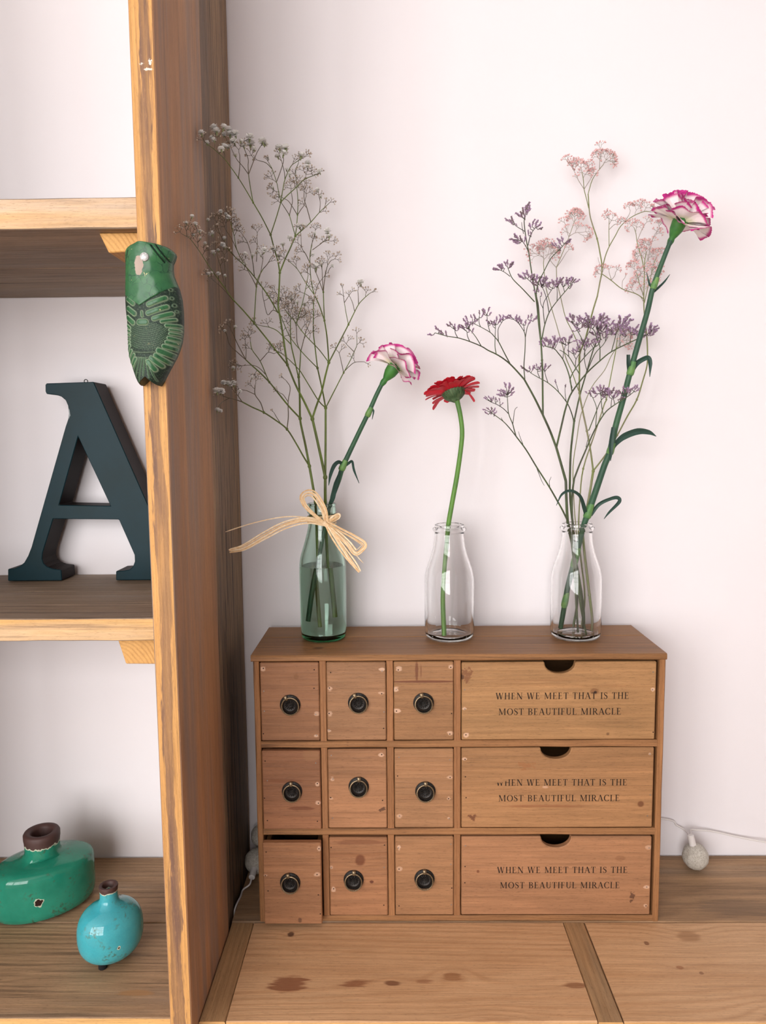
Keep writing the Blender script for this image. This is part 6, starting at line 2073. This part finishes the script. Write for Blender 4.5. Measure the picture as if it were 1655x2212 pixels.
def leaf(parent, pts, widths, o, mat):
    """narrow channelled leaf along (px, py, Y)"""
    q = smooth_path(pts, 5)
    m = len(q)
    ws = []
    for i in range(m):
        t = i / (m - 1) * (len(widths) - 1)
        k = min(int(t), len(widths) - 2)
        ws.append(widths[k] + (widths[k + 1] - widths[k]) * (t - k))
    vs, fs = [], []
    for i, (x, y, Y) in enumerate(q):
        a, c = q[max(0, i - 1)], q[min(m - 1, i + 1)]
        dx, dy = c[0] - a[0], c[1] - a[1]
        l = math.hypot(dx, dy) or 1
        nx, ny = -dy / l, dx / l
        w_ = ws[i] / 2
        s = pxm(Y)
        p = at(x, y, Y)
        e1_, e2_ = at(x + nx * w_, y + ny * w_, Y - 0.25 * w_ * s), at(x - nx * w_, y - ny * w_, Y - 0.25 * w_ * s)
        th = Vector((0, 0.0006, 0))
        vs += [e1_, p + Vector((0, 0.3 * w_ * s, 0)), e2_, p + th + Vector((0, 0.3 * w_ * s + 0.0004, 0))]
    for i in range(m - 1):
        b_ = i * 4
        for k in range(4):
            k2 = (k + 1) % 4
            fs.append((b_ + k, b_ + k2, b_ + 4 + k2, b_ + 4 + k))
    fs.append((0, 3, 2, 1))
    fs.append(tuple((m - 1) * 4 + k for k in range(4)))
    return mesh_obj('leaf', vs, fs, mat, parent, o, smooth=True, angle=50)


def carnation(name, label, foot, stem_pts, nodes, leaves, cal, axis, R_, layers, seed, squash=None):
    """stem_pts (px, py, Y, r); cal: (px, py, Y) calyx foot; axis: direction of the flower"""
    g = random.Random(seed)
    t = thing(name, label, 'flower', foot)
    q = smooth_path(stem_pts, 5)
    b_ = MB()
    b_.tube([at(x, y, Y) for x, y, Y, r_ in q], [r_ * pxm(Y) for x, y, Y, r_ in q], 10)
    b_.build('stem', M_CSTEM, t, foot, smooth=True, angle=60)
    for (x, y, Y, r_, dx, dy, l) in nodes:     # clasping pale sheath above each joint
        n_ = math.hypot(dx, dy)
        ux, uy = dx / n_, dy / n_
        pts = [at(x + ux * k * l, y + uy * k * l, min(q, key=lambda w_: abs(w_[1] - (y + uy * k * l)))[2]) for k in (-0.12, 0.0, 0.25, 0.7, 1.0)]
        pts = [p_ - Vector((0, 0.0003, 0)) for p_ in pts]
        b_ = MB()
        b_.tube(pts, [r_ * 0.8 * pxm(Y), r_ * 1.02 * pxm(Y), r_ * 1.06 * pxm(Y), r_ * 0.93 * pxm(Y), r_ * 0.80 * pxm(Y)], 10)
        b_.build('joint', M_CNODE, t, foot, smooth=True, angle=60)
    for pts, ws in leaves:
        leaf(t, pts, ws, foot, M_CLEAF)
    c = at(*cal)
    ax = Vector(axis).normalized()
    s = pxm(cal[2])
    hC = 30 * s
    b_ = MB()
    b_.tube([c - ax * 20 * s, c - ax * 12 * s, c - ax * 6 * s, c, c + ax * hC * 0.35, c + ax * hC * 0.8, c + ax * hC * 1.15], [5.0 * s, 6.8 * s, 6.0 * s, 9 * s, 13.2 * s, 14.8 * s, 14.5 * s], 14)
    nb = len(b_.v)
    u = ax.orthogonal().normalized()
    v = ax.cross(u)
    for k in range(5):                         # pointed lobes
        a = 2 * PI * k / 5
        e = u * math.cos(a) + v * math.sin(a)
        f_ = -u * math.sin(a) + v * math.cos(a)
        base = c + ax * hC * 0.95
        b_.add([base + e * 15.5 * s + f_ * 8.5 * s, base + e * 15.5 * s - f_ * 8.5 * s, base + e * 19 * s + ax * 13 * s, base + e * 13 * s + f_ * 8.5 * s, base + e * 13 * s - f_ * 8.5 * s],
               [(0, 1, 2), (3, 2, 4), (0, 2, 3), (1, 4, 2), (0, 3, 4, 1)])
    b_.build('calyx', M_CCAL, t, foot, smooth=True, angle=40)
    root = c + ax * hC * 0.9
    from mathutils import Quaternion
    for (n_, tiltdeg, ln, jt) in layers:
        for k in range(n_):
            a = 2 * PI * (k + g.uniform(-0.25, 0.25)) / n_ + n_ * 0.7
            if squash and squash(a, g):
                continue
            tl = math.radians(tiltdeg + g.uniform(-jt, jt))
            rad = u * math.cos(a) + v * math.sin(a)
            zd = (ax * math.cos(tl) + rad * math.sin(tl)).normalized()      # petal length
            side = ax.cross(rad).normalized()
            xd = side.cross(zd).normalized()
            spin = g.uniform(-0.35, 0.35)
            M3 = Matrix((xd, side, zd)).transposed()
            o = bpy.data.objects.new('petal', PETS[g.randrange(len(PETS))])
            place(o, t, root + rad * g.uniform(1, 5) * s)
            o.rotation_mode = 'QUATERNION'
            o.rotation_quaternion = M3.to_quaternion() @ Quaternion((0, 0, 1), spin)
            sc_ = R_ * ln * g.uniform(0.9, 1.08)
            o.scale = (sc_, sc_ * g.uniform(0.9, 1.1), sc_)
    return t


Yc_ = -0.082
stemR = [(*foot_px(-0.0160, -0.0530), -0.0530, 5.4), (1218, 1315, -0.055, 5.8), (1226, 1270, -0.058, 6), (1238, 1225, -0.063, 6.4), (1250, 1178, -0.069, 6.2), (1260.5, 1137, -0.0722, 5.8), (1270, 1110, -0.0745, 6.8), (1290, 1052, -0.079, 6.8), (1306, 1005, -0.083, 6.6), (1318, 975, -0.085, 6.6), (1330, 921, -0.089, 6.4), (1347, 860, -0.092, 6.2), (1362, 802, -0.094, 6), (1380, 738, -0.096, 5.8), (1399, 672, -0.098, 5.6), (1411, 620, -0.1, 5.4), (1430, 568, -0.102, 5), (1449, 520, -0.104, 4.6)]
leavesR = [([(1266, 1112, -0.0755), (1262, 1096, -0.083), (1252.7, 1071, -0.093), (1233, 1060, -0.102), (1214, 1068, -0.106), (1202, 1092, -0.108)], [8, 9, 7, 6, 5, 1]),
           ([(1276, 1113, -0.0755), (1294, 1090, -0.077), (1318, 1078, -0.082), (1334, 1075, -0.088), (1338, 1084, -0.092), (1316, 1107, -0.096), (1305, 1121, -0.098)], [8, 8, 7, 8, 8, 5, 1]),
           ([(1324, 970, -0.088), (1332, 957, -0.086), (1349, 942.6, -0.084), (1378, 932, -0.082), (1402, 934, -0.082), (1418, 942.6, -0.083)], [6, 10, 14, 14, 10, 1]),
           ([(1319, 996, -0.1), (1320, 978, -0.097), (1321, 955, -0.096), (1325, 923, -0.098)], [1, 8, 11, 8]),
           ([(1360, 800, -0.094), (1358, 785, -0.098), (1357.6, 766, -0.1)], [10, 9, 8]),
           ([(1364, 803, -0.094), (1376, 785, -0.094), (1394, 774, -0.096), (1402, 774, -0.098), (1405, 786, -0.1), (1404, 814, -0.101)], [10, 11, 10, 10, 9, 1]),
           ([(1409, 620, -0.1), (1403, 612, -0.1), (1397, 588, -0.1)], [7, 5, 1]),
           ([(1413, 630, -0.1), (1424, 620, -0.098), (1436, 608, -0.096), (1447.5, 592.6, -0.096)], [5, 5, 4, 1])]
carnation('carnation', 'tall carnation with full white flower edged magenta in the clear bottle', at(*stemR[0][:3]), stemR,
          [(1218.5, 1308, -0.0535, 7.0, 10, -45, 30), (1239, 1221, -0.0635, 7.4, 12, -43, 40), (1268, 1116, -0.074, 8.4, 10, -28, 30), (1317, 979, -0.087, 7.6, 9, -28, 24), (1361, 808, -0.094, 7.6, 8, -28, 28), (1411, 622, -0.1, 6.6, 10, -26, 24)],
          leavesR, (1455, 508, -0.1045), RT * 0.30 + UP * 0.86 + Vector((0, -0.40, 0)), 0.0335,
          ((3, 9, 0.98, 8), (5, 26, 1.02, 10), (6, 46, 1.0, 12), (6, 66, 0.98, 12), (5, 86, 1.0, 12)), 5)
stemL = [(672, 1340, -0.0740, 4.8), (680, 1270, -0.0735, 4.8), (694, 1180, -0.0720, 4.5), (706, 1120, -0.0700, 4.1), (712.5, 1092, -0.0705, 4.1), (731, 1040, -0.0755, 5.4), (741, 1008, -0.0785, 5.6), (768, 950, -0.083, 5.2), (796, 892, -0.0875, 5), (814, 852, -0.09, 4.8), (829, 822, -0.092, 4.6)]
leavesL = [([(741, 1004, -0.0800), (732, 998, -0.087), (722, 1006, -0.094), (714, 1026, -0.097), (710, 1049, -0.098)], [6, 8, 9, 7, 1]),
           ([(746, 1006, -0.0795), (754, 1000, -0.081), (761, 997, -0.086), (765, 1016, -0.09), (776, 1044, -0.092)], [6, 6, 5, 5, 1]),
           ([(716, 1086, -0.0745), (719, 1074, -0.0770), (726, 1045, -0.0800), (735, 1018, -0.0815)], [7, 11, 10, 4]),
           ([(802, 884, -0.089), (807, 888, -0.09), (804, 906, -0.091)], [5, 4, 1])]
carnation('carnation', 'shorter carnation with open white flower edged magenta in the green bottle', at(672, 1340, -0.074), stemL,
          [(738, 1014, -0.084, 7.4, 10, -22, 22), (794, 898, -0.088, 6.4, 10, -22, 20)], leavesL, (836, 815, -0.0925), RT * 0.58 + UP * 0.78 + Vector((0, -0.20, 0)), 0.0275,
          ((3, 14, 1.0, 10), (4, 36, 1.02, 12), (4, 60, 1.06, 12), (5, 84, 1.1, 10)), 8)


# ------------------------------------------------------------------ gerbera
def gerbera():
    foot = at(960, 1373, atz(960, 1373, ZC + 0.0064).y)
    t = thing('gerbera', 'red gerbera with a curved green stalk in the clear bottle', 'flower', foot)
    pts = [(960, 1373, foot.y, 5.2), (958, 1330, foot.y * 0.7 - 0.020, 5.2), (957, 1285, foot.y * 0.4 - 0.040, 5), (960, 1230, -0.0665, 4.8), (966, 1165, -0.067, 5), (969, 1132, -0.068, 5.2), (978, 1080, -0.068, 5.2), (987, 1030, -0.068, 5.2), (995, 975, -0.068, 5), (998.5, 935, -0.068, 5), (995, 900, -0.068, 5), (989, 872, -0.068, 5.4), (986, 862, -0.068, 6.5)]
    q = smooth_path(pts, 5)
    b_ = MB()
    b_.tube([at(x, y, Y) for x, y, Y, r_ in q], [r_ * pxm(Y) for x, y, Y, r_ in q], 12)
    b_.build('stem', stem_mat('gerbera_stem', (98, 142, 62), (82, 124, 62), scale=30.0), t, foot, smooth=True, angle=60)
    Y = -0.068
    s = pxm(Y)
    c = at(985, 866, Y)
    ax = (RT * -0.24 + UP * 0.93 + Vector((0, 0.21, 0))).normalized()
    u = (RT - ax * RT.dot(ax)).normalized()
    v = ax.cross(u)
    b_ = MB()
    b_.tube([c - ax * 2 * s, c + ax * 3 * s, c + ax * 9 * s, c + ax * 16 * s, c + ax * 21 * s, c + ax * 23 * s], [6 * s, 12 * s, 18 * s, 22.5 * s, 24 * s, 20 * s], 28)
    b_.build('cup', plain('gerbera_cup', (70, 96, 62), 0.6, 0.3, c2=(94, 118, 82), scale=300.0), t, foot, smooth=True, angle=60)
    mb_ = plain('bract', (58, 82, 50), 0.6, 0.3, c2=(88, 108, 74), scale=160.0)
    g = random.Random(4)
    for L, n_ in ((0, 20), (1, 22)):
        for k in range(n_):                    # scale-like bracts over the cup
            a = 2 * PI * (k + 0.5 * L) / n_
            e = u * math.cos(a) + v * math.sin(a)
            f_ = -u * math.sin(a) + v * math.cos(a)
            o0, o1 = (2, 20) if L else (0, 13)
            pts3 = [c + ax * (o0 + 1) * s + e * (7 + 4 * L) * s, c + ax * (o0 + 6) * s + e * (15.5 + 2 * L) * s, c + ax * (o1 - 2) * s + e * (21.5 + 2.5 * L) * s, c + ax * (o1 + 2) * s + e * (24 + 2.5 * L) * s]
            b_ = MB()
            b_.tube(pts3, [1.6 * s, 2.3 * s, 1.9 * s, 0.5 * s], 6, flat=0.5, flat_dir=e)
            b_.build('bract', mb_, t, foot, smooth=True, angle=60)
    # petals: one mesh, strap shaped with a notched tip, 1 unit long along X
    NU, NV = 16, 6
    vs, fs = [], []
    for i in range(NU + 1):
        x = i / NU
        for j in range(NV + 1):
            w_ = -1 + 2 * j / NV
            hw_ = 0.235 * (0.45 + 0.55 * math.sin(min(1.0, x * 1.15) * PI * 0.5)) * (1 if x < 0.8 else math.sqrt(max(0.05, 1 - ((x - 0.8) / 0.215) ** 2)))
            z = 0.10 * math.sin(x * 2.2) - 0.09 * x * x + 0.05 * w_ * w_ * (0.6 + x) * 0.5
            vs.append((x, w_ * hw_, z))
    for i in range(NU):
        for j in range(NV):
            a = i * (NV + 1) + j
            fs.append((a, a + NV + 1, a + NV + 2, a + 1))
    me = bpy.data.meshes.new('petal')
    me.from_pydata(vs, [], fs)
    me.polygons.foreach_set('use_smooth', [True] * len(fs))
    gm = NT('red_petal')
    P = gm.objco()
    n = gm.noise(gm.vec('MULTIPLY', P, (0.3, 4.0, 1.0)), 12.0, 3.0)
    gm.base(gm.mix(n, lin((206, 24, 44)), lin((232, 52, 70))), 0.55, 0.3)
    me.materials.append(gm.m)
    from mathutils import Quaternion
    top = c + ax * 21 * s
    for n_, ln, el, r0 in ((22, 42, 4, 20), (21, 40, 12, 18), (16, 30, 24, 14)):
        for k in range(n_):
            a = 2 * PI * (k + g.uniform(-0.2, 0.2)) / n_ + el
            e = u * math.cos(a) + v * math.sin(a)
            elv = math.radians(el + g.uniform(-8, 8))
            if el == 4 and k in (6, 17):
                elv = math.radians(-66 if k == 6 else -30)
            xd = (e * math.cos(elv) + ax * math.sin(elv)).normalized()
            yd = ax.cross(e).normalized()
            zd = xd.cross(yd).normalized()
            o = bpy.data.objects.new('petal', me)
            place(o, t, top + e * r0 * s + ax * (el * 0.12 * s))
            o.rotation_mode = 'QUATERNION'
            o.rotation_quaternion = Matrix((xd, yd, zd)).transposed().to_quaternion() @ Quaternion((1, 0, 0), g.uniform(-0.25, 0.25))
            o.scale = (ln * s * g.uniform(0.92, 1.06),) * 3
    b_ = MB()
    for k in range(90):
        rr_ = 17 * s * math.sqrt((k + 0.5) / 90)
        a = k * 2.39996
        p = top + (u * math.cos(a) + v * math.sin(a)) * rr_ + ax * 2 * s
        b_.bud(p, ax + (u * math.cos(a) + v * math.sin(a)) * 0.2, 7 * s, 1.5 * s)
    o = b_.build('florets', plain('dark_floret', (120, 30, 36), 0.7), t, foot)
    o['kind'] = 'stuff'


gerbera()
